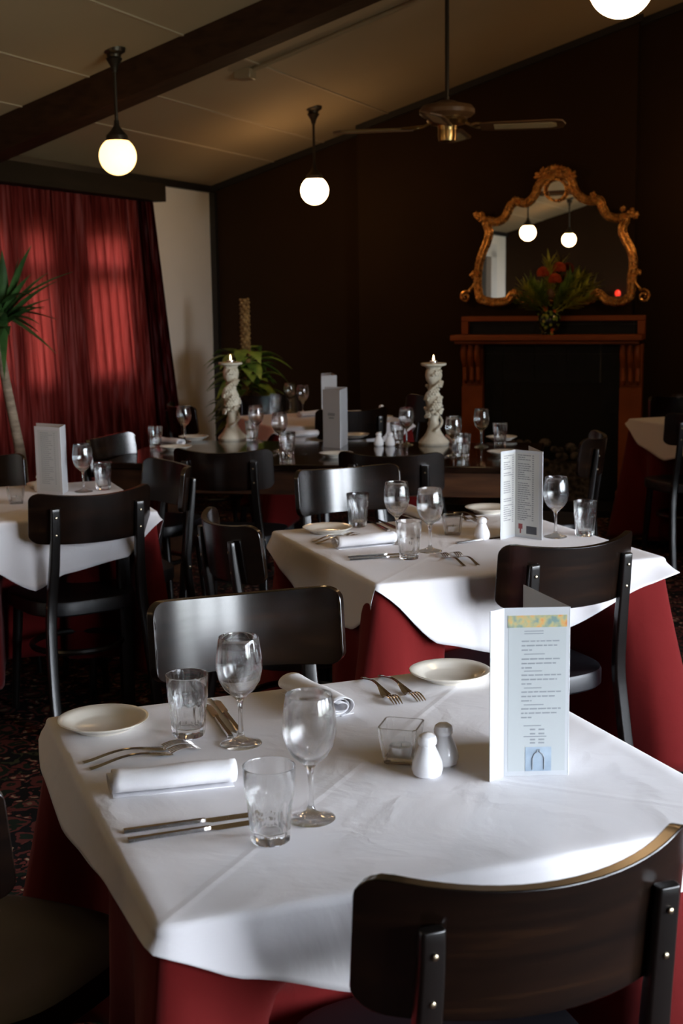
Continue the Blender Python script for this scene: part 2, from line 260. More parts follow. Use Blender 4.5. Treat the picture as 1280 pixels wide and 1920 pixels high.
# ------------------------------------------------------------------ mesh helper
class MB:
    def __init__(s, T=None): s.v = []; s.f = []; s.T = T
    def add(s, vs, fs):
        o = len(s.v); s.v += [Vector(p) for p in vs]; s.f += [tuple(i+o for i in f) for f in fs]; return s
    def box(s, x0, x1, y0, y1, z0, z1):
        return s.add([(x, y, z) for z in (z0, z1) for y in (y0, y1) for x in (x0, x1)],
                     [(0,2,3,1),(4,5,7,6),(0,1,5,4),(2,6,7,3),(0,4,6,2),(1,3,7,5)])
    def lathe(s, prof, n=24, c=(0,0,0), closed=False, mod=None):
        vs = []; fs = []; k = len(prof)
        for j, (r, z) in enumerate(prof):
            for i in range(n):
                a = 2*PI*i/n; rr = r*(mod(a, z) if mod else 1)
                vs.append((c[0]+rr*math.cos(a), c[1]+rr*math.sin(a), c[2]+z))
        rng = k if closed else k-1
        for j in range(rng):
            j2 = (j+1) % k
            for i in range(n):
                i2 = (i+1) % n; fs.append((j*n+i, j*n+i2, j2*n+i2, j2*n+i))
        if not closed:
            if prof[0][0] > 1e-6: fs.append(tuple(range(n))[::-1])
            if prof[-1][0] > 1e-6: fs.append(tuple((k-1)*n+i for i in range(n)))
        return s.add(vs, fs)
    def tube(s, pts, r, n=10, closed=False, cap=True, flat=1.0, upv=None):
        pts = [Vector(p) for p in pts]; k = len(pts); rs = r if isinstance(r, (list, tuple)) else [r]*k
        vs = []; fs = []; prev = None
        for i, p in enumerate(pts):
            if closed: t = pts[(i+1) % k]-pts[i-1]
            else: t = pts[min(i+1, k-1)]-pts[max(i-1, 0)]
            t.normalize()
            if prev is None:
                a = Vector(upv) if upv else (Vector((0,0,1)) if abs(t.z) < .9 else Vector((1,0,0)))
            else: a = prev
            b = t.cross(a); 
            if b.length < 1e-6: b = t.cross(Vector((1,0.1,0)))
            b.normalize(); a = b.cross(t); a.normalize(); prev = a
            for q in range(n):
                w = 2*PI*q/n; vs.append(p + a*(rs[i]*flat*math.cos(w)) + b*(rs[i]*math.sin(w)))
        for i in range(k if closed else k-1):
            i2 = (i+1) % k
            for q in range(n):
                q2 = (q+1) % n; fs.append((i*n+q, i*n+q2, i2*n+q2, i2*n+q))
        if cap and not closed: fs += [tuple(range(n))[::-1], tuple((k-1)*n+q for q in range(n))]
        return s.add(vs, fs)
    def sweep(s, pts, w, d, xdir=(1,0,0)):
        """rectangular bar with rounded look: w along xdir, d across"""
        pts = [Vector(p) for p in pts]; k = len(pts); xd = Vector(xdir).normalized(); vs = []; fs = []
        ws = w if isinstance(w, (list,tuple)) else [w]*k; ds = d if isinstance(d, (list,tuple)) else [d]*k
        sh = [(1,.6),(.8,1),(-.8,1),(-1,.6),(-1,-.6),(-.8,-1),(.8,-1),(1,-.6)]; n = 8
        for i, p in enumerate(pts):
            t = (pts[min(i+1,k-1)]-pts[max(i-1,0)]).normalized(); y = t.cross(xd).normalized(); x = y.cross(t).normalized()
            for a, b in sh: vs.append(p + x*(a*ws[i]/2) + y*(b*ds[i]/2))
        for i in range(k-1):
            for q in range(n): q2 = (q+1) % n; fs.append((i*n+q, i*n+q2, (i+1)*n+q2, (i+1)*n+q))
        fs += [tuple(range(n))[::-1], tuple((k-1)*n+q for q in range(n))]
        return s.add(vs, fs)
    def prism(s, poly, y0, y1, axis='y'):
        """polygon in x,z extruded along y"""
        n = len(poly)
        if axis == 'y': vs = [(x, y0, z) for x, z in poly]+[(x, y1, z) for x, z in poly]
        else: vs = [(x, y, y0) for x, y in poly]+[(x, y, y1) for x, y in poly]
        return s.add(vs, [tuple(range(n)), tuple(range(2*n-1, n-1, -1))]+[(i, i+n, (i+1) % n+n, (i+1) % n) for i in range(n)])
    def ball(s, c, r, n=10, m_=6, sc_=(1,1,1)):
        vs = [(c[0], c[1], c[2]-r*sc_[2])]; fs = []
        for j in range(1, m_):
            a = -PI/2+PI*j/m_
            for i in range(n):
                b = 2*PI*i/n; vs.append((c[0]+r*sc_[0]*math.cos(a)*math.cos(b), c[1]+r*sc_[1]*math.cos(a)*math.sin(b), c[2]+r*sc_[2]*math.sin(a)))
        vs.append((c[0], c[1], c[2]+r*sc_[2])); L = len(vs)-1
        for i in range(n): fs.append((0, 1+(i+1) % n, 1+i)); fs.append((L, L-n+i, L-n+(i+1) % n))
        for j in range(m_-2):
            for i in range(n): a = 1+j*n; fs.append((a+i, a+(i+1) % n, a+n+(i+1) % n, a+n+i))
        return s.add(vs, fs)
    def build(s, name, ma, parent=None, smooth=True, bevel=0, solid=0, angle=35, sub=0):
        vs = [s.T(p) for p in s.v] if s.T else s.v
        me = bpy.data.meshes.new(name); me.from_pydata([tuple(p) for p in vs], [], s.f); me.validate(); 
        import bmesh
        bm = bmesh.new(); bm.from_mesh(me); bmesh.ops.recalc_face_normals(bm, faces=bm.faces)
        if smooth:
            for f in bm.faces: f.smooth = True
            for e in bm.edges:
                if len(e.link_faces) == 2 and e.calc_face_angle(0) > math.radians(angle): e.smooth = False
        bm.to_mesh(me); bm.free()
        o = bpy.data.objects.new(name, me); COL.objects.link(o); me.materials.append(ma)
        if parent: o.parent = parent
        if bevel:
            b = o.modifiers.new('bevel', 'BEVEL'); b.width = bevel; b.segments = 2; b.limit_method = 'ANGLE'
        if solid:
            b = o.modifiers.new('solidify', 'SOLIDIFY'); b.thickness = solid; b.offset = 0
        if sub:
            b = o.modifiers.new('subdivision', 'SUBSURF'); b.levels = sub; b.render_levels = sub
        return o
def tag(o, label, cat, group=None):
    o['label'] = label; o['category'] = cat
    if group: o['group'] = group
    elif 'group' in o: del o['group']
    return o
def thing(name, label, cat, loc=(0,0,0), rz=0, group=None):
    o = bpy.data.objects.new(name, None); COL.objects.link(o); o.empty_display_size = .05
    o.location = loc; o.rotation_euler = (0,0,rz); return tag(o, label, cat, group)
CH = {}
def dup(root, loc, rz, label, group=None):
    c = root.copy(); COL.objects.link(c); c.location = loc; c.rotation_euler = (0,0,rz); c['label'] = label
    if group: c['group'] = group
    for ch in [o for o in bpy.data.objects if o.parent == root]:
        d = ch.copy(); COL.objects.link(d); d.parent = c
        for g in [o for o in bpy.data.objects if o.parent == ch]:
            e = g.copy(); COL.objects.link(e); e.parent = d
    return c
def struct(o): o['kind'] = 'structure'; return o
def part_label(o, t): o['label'] = t; return o
TR = lambda p: W(p.x, p.y, p.z)       # room coordinates (v, u, z) to world
def RB(): return MB(TR)
# ================================================================== SETTING
struct(RB().box(-.2, VR+.2, UR-.2, .2, -.1, 0).build('floor', M['carpet'], smooth=False))
struct(RB().add([(v, u, zc(v)+dz) for dz in (0, .12) for v, u in ((-.2,UR-.2),(VR+.2,UR-.2),(VR+.2,.2),(-.2,.2))],
    [(0,1,2,3),(4,7,6,5),(0,4,5,1),(1,5,6,2),(2,6,7,3),(3,7,4,0)]).build('ceiling', M['ceiling'], smooth=False))
def raked(v0, v1, u0, u1): # wall slab following the ceiling slope
    return [(v0,u0,0),(v1,u0,0),(v1,u0,zc(v1)),(v0,u0,zc(v0)),(v0,u1,0),(v1,u1,0),(v1,u1,zc(v1)),(v0,u1,zc(v0))], [(0,1,2,3),(4,7,6,5),(0,4,5,1),(1,5,6,2),(2,6,7,3),(3,7,4,0)]
struct(RB().add(*raked(0, VR, 0, .15)).build('wall_back', M['back_wall'], smooth=False))
BR = -.12                                                              # face of the chimney breast
bl = room(on_u(672, 500, BR))[0]; br = room(on_u(1192, 300, BR))[0]
struct(RB().add(*raked(bl, br, BR, 0)).build('wall_chimney', M['back_wall'], smooth=False))
def wall_open(name, ma, axis, c0, c1, a0, a1, ztop, holes, top_slope=None):
    b = RB(); cuts = sorted(holes); x = a0
    def bx(p, q, z0, z1):
        if q-p < 1e-4 or z1-z0 < 1e-4: return
        if axis == 'u': b.box(c0, c1, p, q, z0, z1)
        else: b.box(p, q, c0, c1, z0, z1)
    for h0, h1, z0, z1 in cuts:
        bx(x, h0, 0, ztop); bx(h0, h1, 0, z0); bx(h0, h1, z1, ztop); x = h1
    bx(x, a1, 0, ztop); return struct(b.build(name, ma, smooth=False))
# window openings in left wall, found from the sight lines through the curtain
def uL(px, v=0): return room(on_v(px, 560, v))[1]
wins_left = [(uL(-90), uL(-10), .98, 1.93), (uL(22), uL(76), .98, 1.93), (uL(142), uL(225), .98, 1.93)]
door_u = (-8.95, -8.15)
wall_open('wall_left', M['white_wall'], 'u', -.15, 0, UR, 0, ZL, [(door_u[0], door_u[1], .02, 2.0)]+wins_left)
wr = [(-9.75,-8.35,.5,2.3),(-8.15,-6.75,.5,2.3),(-6.55,-5.15,.5,2.3)]
wall_open('wall_right', M['back_wall'], 'u', VR, VR+.15, UR, 0, zc(VR), wr)
struct(RB().add(*raked(0, VR, UR-.15, UR)).build('wall_rear', M['back_wall'], smooth=False))
wn = [0]
def window(axis, c, h, nx, nz, side, transom=None):
    """window with frame, glazing bars and pane in a wall opening"""
    wn[0] += 1; a0, a1, z0, z1 = h
    root = bpy.data.objects.new('window_%d' % wn[0], None); COL.objects.link(root); root['kind'] = 'structure'
    f = RB(); p = RB(); t = .045
    def bx(B, p0, p1, q0, q1, d0, d1):
        if axis == 'u': B.box(c+d0, c+d1, p0, p1, q0, q1)
        else: B.box(p0, p1, c+d0, c+d1, q0, q1)
    bx(f, a0, a1, z0, z0+t, -.03, .03); bx(f, a0, a1, z1-t, z1, -.03, .03); bx(f, a0, a0+t, z0, z1, -.03, .03); bx(f, a1-t, a1, z0, z1, -.03, .03)
    for i in range(1, nx): x = a0+(a1-a0)*i/nx; bx(f, x-.014, x+.014, z0+t, z1-t, -.02, .02)
    for i in range(1, nz): x = z0+(z1-z0)*i/nz; bx(f, a0+t, a1-t, x-.014, x+.014, -.02, .02)
    if transom: bx(f, a0+t, a1-t, transom-.05, transom+.05, -.03, .03)
    f.build('window_frame', M['window_paint'], root, smooth=False)
    bx(p, a0+t*.6, a1-t*.6, z0+t*.6, z1-t*.6, -.003, .003); p.build('window_pane', M['pane'], root, smooth=False)
    L = bpy.data.lights.new('daylight_portal', 'AREA'); L.shape = 'RECTANGLE'; o = bpy.data.objects.new('daylight_portal', L); COL.objects.link(o)
    L.cycles.is_portal = True
    dep = side*.17
    if axis == 'u': P = W(c+dep, (a0+a1)/2, (z0+z1)/2); dirn = -V*side
    else: P = W((a0+a1)/2, c+dep, (z0+z1)/2); dirn = -U*side
    L.size = a1-a0; L.size_y = z1-z0
    o.location = P; o.rotation_euler = dirn.to_track_quat('-Z', 'Z').to_euler(); return root
def window_portal_fix(): pass
for h in wr: window('u', VR+.075, h, 2, 3, 1)
for h in wins_left: window('u', -.075, h, 1, 1, -1, 1.66)
# door on left wall near the rear corner (seen in the mirror)
d = bpy.data.objects.new('door_1', None); COL.objects.link(d); d['kind'] = 'structure'
RB().box(-.09, -.04, door_u[0]+.04, door_u[1]-.04, .02, 1.95).build('door_panel', M['door_dark'], d, smooth=False)
b = RB(); b.box(-.12, .03, door_u[0]-.28, door_u[0]+.04, .0, 2.02); b.box(-.12, .03, door_u[1]-.04, door_u[1]+.12, 0, 2.02); b.box(-.12, .03, door_u[0]-.28, door_u[1]+.12, 1.95, 2.12)
b.build('door_frame', M['door_white'], d, smooth=False)
# trims
def edge_strip(v0, v1, u0, u1, dz):  # strip just under sloping ceiling
    return [(v0,u0,zc(v0)-dz),(v1,u0,zc(v1)-dz),(v1,u0,zc(v1)),(v0,u0,zc(v0)),(v0,u1,zc(v0)-dz),(v1,u1,zc(v1)-dz),(v1,u1,zc(v1)),(v0,u1,zc(v0))], [(0,1,2,3),(4,7,6,5),(0,4,5,1),(1,5,6,2),(2,6,7,3),(3,7,4,0)]
b = RB(); b.add(*edge_strip(0, bl, -.03, 0, .045)); b.add(*edge_strip(bl, br+.03, BR-.03, BR, .045)); b.add(*edge_strip(br, VR, -.03, 0, .045))
struct(b.build('trim_1', M['trim_dark'], smooth=False))
struct(RB().box(0, .035, UR, -.03, ZL-.05, ZL).build('trim_2', M['trim_dark'], smooth=False))
struct(RB().box(0, .045, -.045, 0, 0, ZL-.045).build('trim_3', M['trim_dark'], smooth=False))
b = RB(); b.box(0, .015, UR, 0, 0, .12); struct(b.build('baseboard_left', M['trim_dark'], smooth=False))
b = RB(); b.box(0, bl, -.015, 0, 0, .12); b.box(br, VR, -.015, 0, 0, .12); struct(b.build('baseboard_back', M['trim_dark'], smooth=False))
# ceiling beam: near face plane from its upper edge, drop from the lower edge
p0 = on_ceil(215, 122); ub = room(p0)[1]
p1 = on_u(215, 192, ub); v1 = room(p1)[0]; bd = zc(v1)-p1.z
dd = ray(215, 214); tt = ((CAMP-C0).z-(ZL-bd+SL*(CAMP-C0).dot(V)))/(SL*dd.dot(V)-dd.z); p2 = CAMP+dd*tt; ub2 = room(p2)[1]

ub2 = max(ub2, ub+.07)
b = RB(); vs, fs = edge_strip(0, VR, ub, ub2, bd); b.add(vs, fs); struct(b.build('ceiling_beam', M['beam'], smooth=False))
# ceiling seams run along u
b = RB()
seen = []
for px, py in ((445,222),(300,257),(260,35),(75,129)):
    v = room(on_ceil(px, py))[0]
    if any(abs(v-q_) < .3 for q_ in seen): continue
    seen.append(v)
    for du0, du1 in ((UR, ub), (ub2, 0)): b.box(v-.009, v+.009, du0, du1, zc(v)-.004, zc(v)+.01)
for v in (4.1, 5.1, 6.1, 7.1):
    for du0, du1 in ((UR, ub), (ub2, 0)): b.box(v-.009, v+.009, du0, du1, zc(v)-.004, zc(v)+.01)
for v0 in (0,):
    pass

struct(b.build('trim_4', M['seam'], smooth=False))
# conduit + junction box
pj = on_ceil(465, 129); pk = on_ceil(740, 2); vj, uj = room(pj); vk, uk = room(pk)
c = thing('ceiling_conduit', 'thin cream conduit pipe with small junction box along the ceiling beyond the beam', 'conduit', pj - Vector((0,0,.02)))
T0 = lambda p: W(p.x, p.y, p.z) - pj + Vector((0,0,.02))
b = MB(T0); uj2 = uj
b.tube([(vj, uj, zc(vj)-.016), (min(vj+3.5, VR-.1), uj, zc(min(vj+3.5, VR-.1))-.016)], .014, 10); b.build('pipe', M['white_plastic'], c)
b = MB(T0); b.box(vj-.07, vj+.03, uj-.045, uj+.045, zc(vj-.07)-.035, zc(vj)+.0); b.build('junction_box', M['white_plastic'], c, bevel=.005)
# pelmet, curtains
pu1 = uL(318, .2)
pz0 = on_v(300, 377, .2).z; pz1 = on_v(300, 343, .2).z
u_a = -6.6
b = RB(); b.box(.0, .2, u_a, pu1, pz0, min(pz1, ZL-.005)); tag(b.build('pelmet', M['pelmet'], smooth=False, bevel=.004), 'dark brown boxed pelmet running above the red curtain', 'pelmet')
def curtain(name, ma, u0a, u1a, u0b, u1b, vv, z0, z1, nf, amp, label):
    n = int(nf*10); k = 14; vs = []; fs = []
    ph = [random.uniform(-.8, .8) for _ in range(nf+2)]
    for j in range(k+1):
        t = j/k; z = z1+(z0-z1)*t
        for i in range(n+1):
            s = i/n; x = s*nf; a = ph[int(x)]*(1-(x % 1))+ph[int(x)+1]*(x % 1)
            u = (u0a+(u1a-u0a)*s)*(1-t)+(u0b+(u1b-u0b)*s)*t
            am = amp*(.55+.6*t)*(1+.4*math.sin(s*23))
            vs.append((vv+am*math.sin(2*PI*x+a*1.5+.4*math.sin(t*3+s*9)), u+.012*math.cos(4*PI*x+a), z))
    for j in range(k):
        for i in range(n): a = j*(n+1)+i; fs.append((a, a+1, a+n+2, a+n+1))
    o = RB().add(vs, fs).build(name, ma, angle=180); return tag(o, label, 'curtain')
cu_top = uL(270, .1); cu_bot = uL(300, .1)
curtain('sheer_curtain', M['sheer'], u_a+.1, cu_top, u_a+.1, cu_bot, .10, .02, pz0-.002, 46, .022, 'long sheer red curtain glowing with daylight, behind the palm')
curtain('heavy_curtain', M['drape'], uL(262,.1), uL(289, .1), uL(285,.1), uL(338, .1), .11, .02, pz0-.002, 6, .035, 'dense dark red curtain edge gathered beside the white wall strip')
# ================================================================== FIREPLACE + MIRROR (local frame: x along wall, y into wall)
def wall_local(px, py, off=0):   # coordinates on breast plane relative to anchor
    p = on_u(px, py, BR-off); return room(p)[0], p.z
fx0 = wall_local(868, 600)[0]; fx1 = wall_local(1211, 600)[0]; fc = (fx0+fx1)/2
zt_top = wall_local(1040, 592)[1]; z_sh1 = wall_local(1029, 628, .15)[1]; z_sh0 = wall_local(1029, 642, .15)[1]

FP = W(fc, BR-.001, 0)
fire = thing('fireplace', 'reddish wooden fireplace with mantel shelf and black tile surround', 'fireplace', FP, -HD)
hw = (fx1-fx0)/2
b = MB(); b.box(-hw, hw, -.05, 0, zt_top-.035, zt_top); b.box(-hw, -hw+.05, -.05, 0, z_sh1, zt_top-.035); b.box(hw-.05, hw, -.05, 0, z_sh1, zt_top-.035); b.build('overmantel_frame', M['mantel_wood'], fire, bevel=.004)
b = MB(); b.box(-hw-.045, hw+.0, -.19, 0, z_sh0+.012, z_sh1); b.box(-hw-.02, hw-.02, -.165, 0, z_sh0-.012, z_sh0+.012); b.build('mantel_shelf', M['mantel_wood'], fire, bevel=.006)
pw = .15
for s in (-1, 1):
    b = MB(); xo = s*(hw-.01-pw/2)
    b.box(xo-pw/2, xo+pw/2, -.075, 0, 0, z_sh0-.31); b.box(xo-pw/2-.012, xo+pw/2+.012, -.09, 0, 0, .12)
    b.box(xo-pw/2, xo+pw/2, -.06, 0, z_sh0-.31, z_sh0-.012); b.build('pilaster', M['mantel_wood'], fire, bevel=.004)
    for q in range(3):
        b = MB(); xx = xo+(q-1)*.048; zz = z_sh0-.02
        b.tube([(xx,-.07,zz-.27),(xx,-.085,zz-.24),(xx,-.085,zz-.15),(xx,-.115,zz-.10),(xx,-.125,zz-.05),(xx,-.115,zz)], [.008,.018,.016,.021,.022,.018], 10)
        b.build('corbel', M['mantel_wood'], fire)
# tiles
b = MB(); ix = hw-.01-pw; fb_l, fb_t = wall_local(944, 716); fb_r = wall_local(1127, 716)[0]; fbl = fb_l-fc; fbr = fb_r-fc
b.box(-hw+.05, hw-.05, -.008, 0, z_sh1, zt_top-.035)
b.box(-ix, fbl, -.012, 0, 0, z_sh0-.012); b.box(fbr, ix, -.012, 0, 0, z_sh0-.012); b.box(fbl, fbr, -.012, 0, fb_t, z_sh0-.012)
b.build('grout_bed', M['grout'], fire, smooth=False)
b = MB(); ts = .225; x = fbl-ts
def tiles(x0, x1, z0, z1, y):
    x = fbl - 5*ts
    while x < x1:
        z = fb_t - 12*.2
        while z < z1:
            a, bb, c_, dd_ = max(x+.0012, x0), min(x+ts-.0012, x1), max(z+.0012, z0), min(z+.2-.0012, z1)
            if bb-a > .01 and dd_-c_ > .01: b.box(a, bb, y-.006, y, c_, dd_)
            z += .2
        x += ts
tiles(-ix, fbl, .0, z_sh0-.014, -.012); tiles(fbr, ix, 0, z_sh0-.014, -.012); tiles(fbl, fbr, fb_t, z_sh0-.014, -.012); tiles(-hw+.05, hw-.05, z_sh1, zt_top-.035, -.008)
b.build('tile_surround', M['black_tile'], fire, smooth=False)
b = MB(); b.box(fbl, fbr, -.016, -.0005, 0.0, fb_t); b.build('firebox', M['firebox'], fire, smooth=False)
b = MB(); b.box(-hw-.03, hw+.03, -.5, -.10, 0, .05); b.build('hearth', M['black_tile'], fire, bevel=.004)
b = MB()
for i in range(34):
    r = random.uniform(.022,.045); b.ball((random.uniform(fbl+.07, fbr-.07), random.uniform(-.16,-.07), random.uniform(.30,.44)), r, 8, 5, (1,.8,.8))
b.box(fbl+.05, fbr-.05, -.16, -.02, .05, .31); b.build('coal_basket', M['coal'], fire)
# mirror
mz = [(215,780),(207,740),(203,700),(204,655),(212,595),(232,530),(253,480),(262,430),(248,385),(262,368),(300,376),(340,358),(364,318),(380,285),(410,270),(460,277),(500,240),(520,190),(552,150),(620,128),(690,150),(712,205),(750,250),(800,266),(845,262),(862,305),(890,345),(940,357),(978,350),(985,368),(970,395),(968,440),(998,500),(1018,550),(1022,610),(1014,660),(1012,720),(1003,772),(950,797),(880,790),(832,752),(800,785),(740,795),(690,778),(640,762),(595,785),(500,792),(440,785),(400,752),(360,792),(290,800),(235,788)]
def mp_(x, y, off=.03): return wall_local(820+x/2.783, 280+y/2.783, off)
pts = [mp_(x, y) for x, y in mz]; mcx, mcz = mp_(620, 500)
MO = W(mcx, BR-.001, mcz)
mir = thing('wall_mirror', 'large ornate gold framed mirror with scrolled crest above the mantel', 'mirror', MO, -HD)
loc = [Vector((v-mcx, -.03, z-mcz)) for v, z in pts]
def catmull(P, k=5, closed=True):
    out = []; n = len(P)
    for i in range(n if closed else n-1):
        p0_, p1_, p2_, p3_ = (P[(i-1) % n], P[i], P[(i+1) % n], P[(i+2) % n]) if closed else (P[max(i-1,0)], P[i], P[i+1], P[min(i+2, n-1)])
        for j in range(k):
            t = j/k; out.append(.5*((2*p1_)+(p2_-p0_)*t+(2*p0_-5*p1_+4*p2_-p3_)*t*t+(3*p1_-p0_-3*p2_+p3_)*t**3))
    if not closed: out.append(P[-1])
    return out
cl = catmull(loc, 4)
b = MB(); n = len(cl); b.add([(p.x, -.004, p.z) for p in cl]+[(p.x, -.010, p.z) for p in cl], [tuple(range(n)), tuple(range(2*n-1, n-1, -1))]+[(i, (i+1) % n, (i+1) % n+n, i+n) for i in range(n)])
b.build('mirror_glass', M['mirror'], mir, smooth=False)
def offs(P, d):
    out = []; n = len(P)
    for i in range(n):
        t = (P[(i+1) % n]-P[i-1]).normalized(); nn = Vector((t.z, 0, -t.x)); out.append(P[i]+nn*d)
    return out
b = MB()
for d_, r_, y_ in ((0,.013,-.010),(.015,.0095,-.020),(-.012,.0085,-.022),(.027,.0065,-.004),(-.022,.005,-.0)):
    q = [Vector((p.x, y_-.012, p.z)) for p in offs(cl, d_)]; b.tube(q, r_, 8, closed=True, upv=(0,1,0))
b.build('frame', M['gold'], mir, angle=60)
def spiral(b, c, r, turns, a0, dirn=1, tr=.009):
    P = []; k = 26
    for i in range(k):
        t = i/(k-1); a = a0+dirn*turns*2*PI*t; rr = r*(1-.85*t); P.append((c[0]+rr*math.cos(a), -.045-.01*t, c[1]+rr*math.sin(a)))
    b.tube(P, [tr*(1-.5*i/(k-1)) for i in range(k)], 8)
def L2(x, y): v, z = mp_(x, y); return v-mcx, z-mcz
def ornament(b, x, y, r, k=7):
    c = L2(x, y)
    for i in range(k):
        a = 2*PI*i/k+random.uniform(-.3,.3); q = r*random.uniform(.5,1)
        b.ball((c[0]+q*math.cos(a)*.8, -.045-random.uniform(0,.012), c[1]+q*math.sin(a)*.8), r*.42, 8, 5, (1,.7,random.uniform(.7,1.4)))
    b.ball((c[0], -.058, c[1]), r*.42, 8, 5)
for nm, args in (('corner_scroll', [(150,770,.04,1.6,PI*.3,1),(1078,765,.045,1.6,PI*.7,-1)]),):
    for x, y, r, tn, a0, dr in args:
        b = MB(); c_ = L2(x, y); spiral(b, c_, r, tn, a0, dr, .011)
        e = L2(215 if x < 600 else 1020, 655); P = [Vector((c_[0]+r*math.cos(a0), -.045, c_[1]+r*math.sin(a0))), Vector((c_[0]+(e[0]-c_[0])*.35, -.04, c_[1]+.05)), Vector((e[0]+(c_[0]-e[0])*.25, -.04, e[1]-.05)), Vector((e[0]-.02*(1 if x < 600 else -1), -.04, e[1]))]
        b.tube(catmull(P, 6, False), .010, 8); b.build(nm, M['gold'], mir)
for x, y, r in ((235,355,.035),(210,345,.026),(1015,335,.036),(1035,345,.025),(967,310,.02),(190,655,.024),(1050,640,.026),(400,752,.026),(832,748,.026),(412,268,.026),(812,240,.026),(660,768,.022),(1008,772,.022),(222,772,.022)):
    b = MB(); ornament(b, x, y, r); b.build('leaf_ornament', M['gold'], mir)
b = MB()
for i in range(60):
    t = i/59; x = 515+205*t; y = 140-36*math.sin(PI*t)+random.uniform(-16,14)
    ornament(b, x, y, random.uniform(.008,.018), 4)
b.build('crest', M['gold'], mir)
b = MB(); 
for i in range(26):
    a = 2*PI*i/26; c_ = L2(617+56*math.cos(a), 212+56*math.sin(a)); b.ball((c_[0], -.045, c_[1]), .0105, 8, 5)
b.build('beaded_wreath', M['gold'], mir)
# vase with proteas
vp = W(room(on_u(1029, 620, BR-.12))[0], BR-.12, z_sh1)
va = thing('painted_vase', 'dark two-handled vase painted with fruit on the mantel shelf', 'vase', vp, 0)
b = MB(); b.lathe([(0,.0),(.05,0),(.052,.012),(.045,.02),(.066,.05),(.078,.085),(.076,.12),(.056,.15),(.046,.168),(.050,.19),(.062,.205),(.058,.205),(.044,.19),(.04,.168),(.05,.14),(0,.10)], 28); b.build('body', M['vase'], va)
for s in (-1,1):
    b = MB(); b.tube(catmull([Vector((s*.055,0,.198)),Vector((s*.085,0,.195)),Vector((s*.088,0,.165)),Vector((s*.070,0,.135))], 5, False), .007, 8); b.build('handle', M['vase'], va)
fl = thing('flower_arrangement', 'orange and red protea arrangement with green foliage standing in the painted vase', 'flowers', vp+Vector((0,0,.13)), 0)
def leafblade(b, p, d, L, w, droop=.2, seg=5):
    d = Vector(d).normalized(); side = d.cross(Vector((0,0,1)));
    if side.length < .1: side = Vector((1,0,0))
    side.normalize(); nn = side.cross(d); P = Vector(p); vs = []; fs = []
    for i in range(seg+1):
        t = i/seg; ww = w*math.sin(PI*(.12+.88*t)**.7)*.5 if i < seg else 0.0005
        q = P+d*(L*t)-Vector((0,0,droop*L*t*t)); vs += [q-side*ww, q+nn*(-ww*.35)-Vector((0,0,.001)), q+side*ww, q+Vector((0,0,.001))]
    for i in range(seg):
        a = i*4
        for q in range(4): q2 = (q+1) % 4; fs.append((a+q, a+q2, a+4+q2, a+4+q))
    b.add(vs, fs)
def spray(b, base, dirn, L, nl, ll, lw):
    base = Vector(base); dirn = Vector(dirn).normalized(); b.tube([base, base+dirn*L*.5, base+dirn*L], .004, 6)
    for i in range(nl):
        t = .35+.65*i/nl; a = i*2.4; o_ = dirn.orthogonal().normalized(); o2 = dirn.cross(o_)
        dd_ = dirn*1.1+(o_*math.cos(a)+o2*math.sin(a))*.75; leafblade(b, base+dirn*L*t, dd_, ll*random.uniform(.8,1.1), lw, .0)
for dx, dy, dz, L, m_ in ((-.62,-.2,.62,.24,'leaf_light'),(-.45,.2,.7,.22,'leaf_mid'),(-.04,.0,1,.30,'leaf_light'),(.45,.0,.8,.24,'leaf_mid'),(.72,-.1,.62,.27,'leaf_light'),(.6,.2,.8,.27,'leaf_light'),(.85,0,.42,.24,'leaf_light'),(.3,-.3,.6,.2,'leaf_mid'),(-.3,-.3,.6,.2,'leaf_mid'),(-.7,0,.4,.2,'leaf_mid')):
    b = MB(); spray(b, (0,0,0), (dx,min(dy,0)-.22,dz), L*1.22, 38, .10, .019); b.build('foliage_spray', M[m_], fl)
for x, z, y in ((-.052,.285,-.06),(.055,.315,-.06),(.020,.240,-.10)):
    b = MB(); 
    for i in range(110):
        a = i*2.399; h = 1-1.5*i/110; rr = math.sqrt(max(0,1-h*h)); d_ = Vector((rr*math.cos(a), rr*math.sin(a), h))
        b.tube([Vector((x,y,z))+d_*.012, Vector((x,y,z))+d_*.045], [.003,.0035], 4)
    b.ball((x,y,z), .024, 10, 6); b.build('protea_bloom', M['protea'], fl)
b = MB(); b.ball((-.008,-.09,.145), .028, 12, 8, (1,1,1.35)); b.build('flower_bud', M['bud'], fl)
# ================================================================== PENDANT LAMPS
def pendant(pos_top, zbot, ma, label, r=.0905):
    t = thing('pendant_lamp', label, 'lamp', pos_top, 0, 'opal globe pendant lamps'); H = zbot-pos_top.z; gz = H+r; ct = gz+r*.93
    b = MB(); b.lathe([(.0,.012),(.058,.012),(.055,-.006),(.035,-.018),(.033,-.03),(.040,-.038),(.020,-.07),(.012,-.10)][::1], 20); b.build('canopy', M['dark_metal'], t)
    b = MB(); b.tube([(0,0,-.08),(0,0,ct+.07)], .0085, 10); b.build('rod', M['dark_metal'], t)
    b = MB(); b.lathe([(0,ct+.085),(.012,ct+.085),(.014,ct+.06),(.030,ct+.035),(.052,ct+.012),(.054,ct-.012),(.048,ct-.012),(0,ct+.0)], 24); b.build('holder', M['dark_metal'], t)
    b = MB(); b.lathe([(0,gz-r)]+[(r*math.cos(a), gz+r*math.sin(a)) for a in [(-PI/2+PI*i/22) for i in range(1,20)]]+[(.03, gz+r*.94)], 32); b.build('globe', ma, t)
    return t
def pend_px(top, cx, bot, ma, label):
    p = on_ceil(*top); q = atY(cx, bot, p.y); return pendant(p, q.z, ma, label)
pa = on_ceil(213, 95); pb = on_ceil(587, 203)
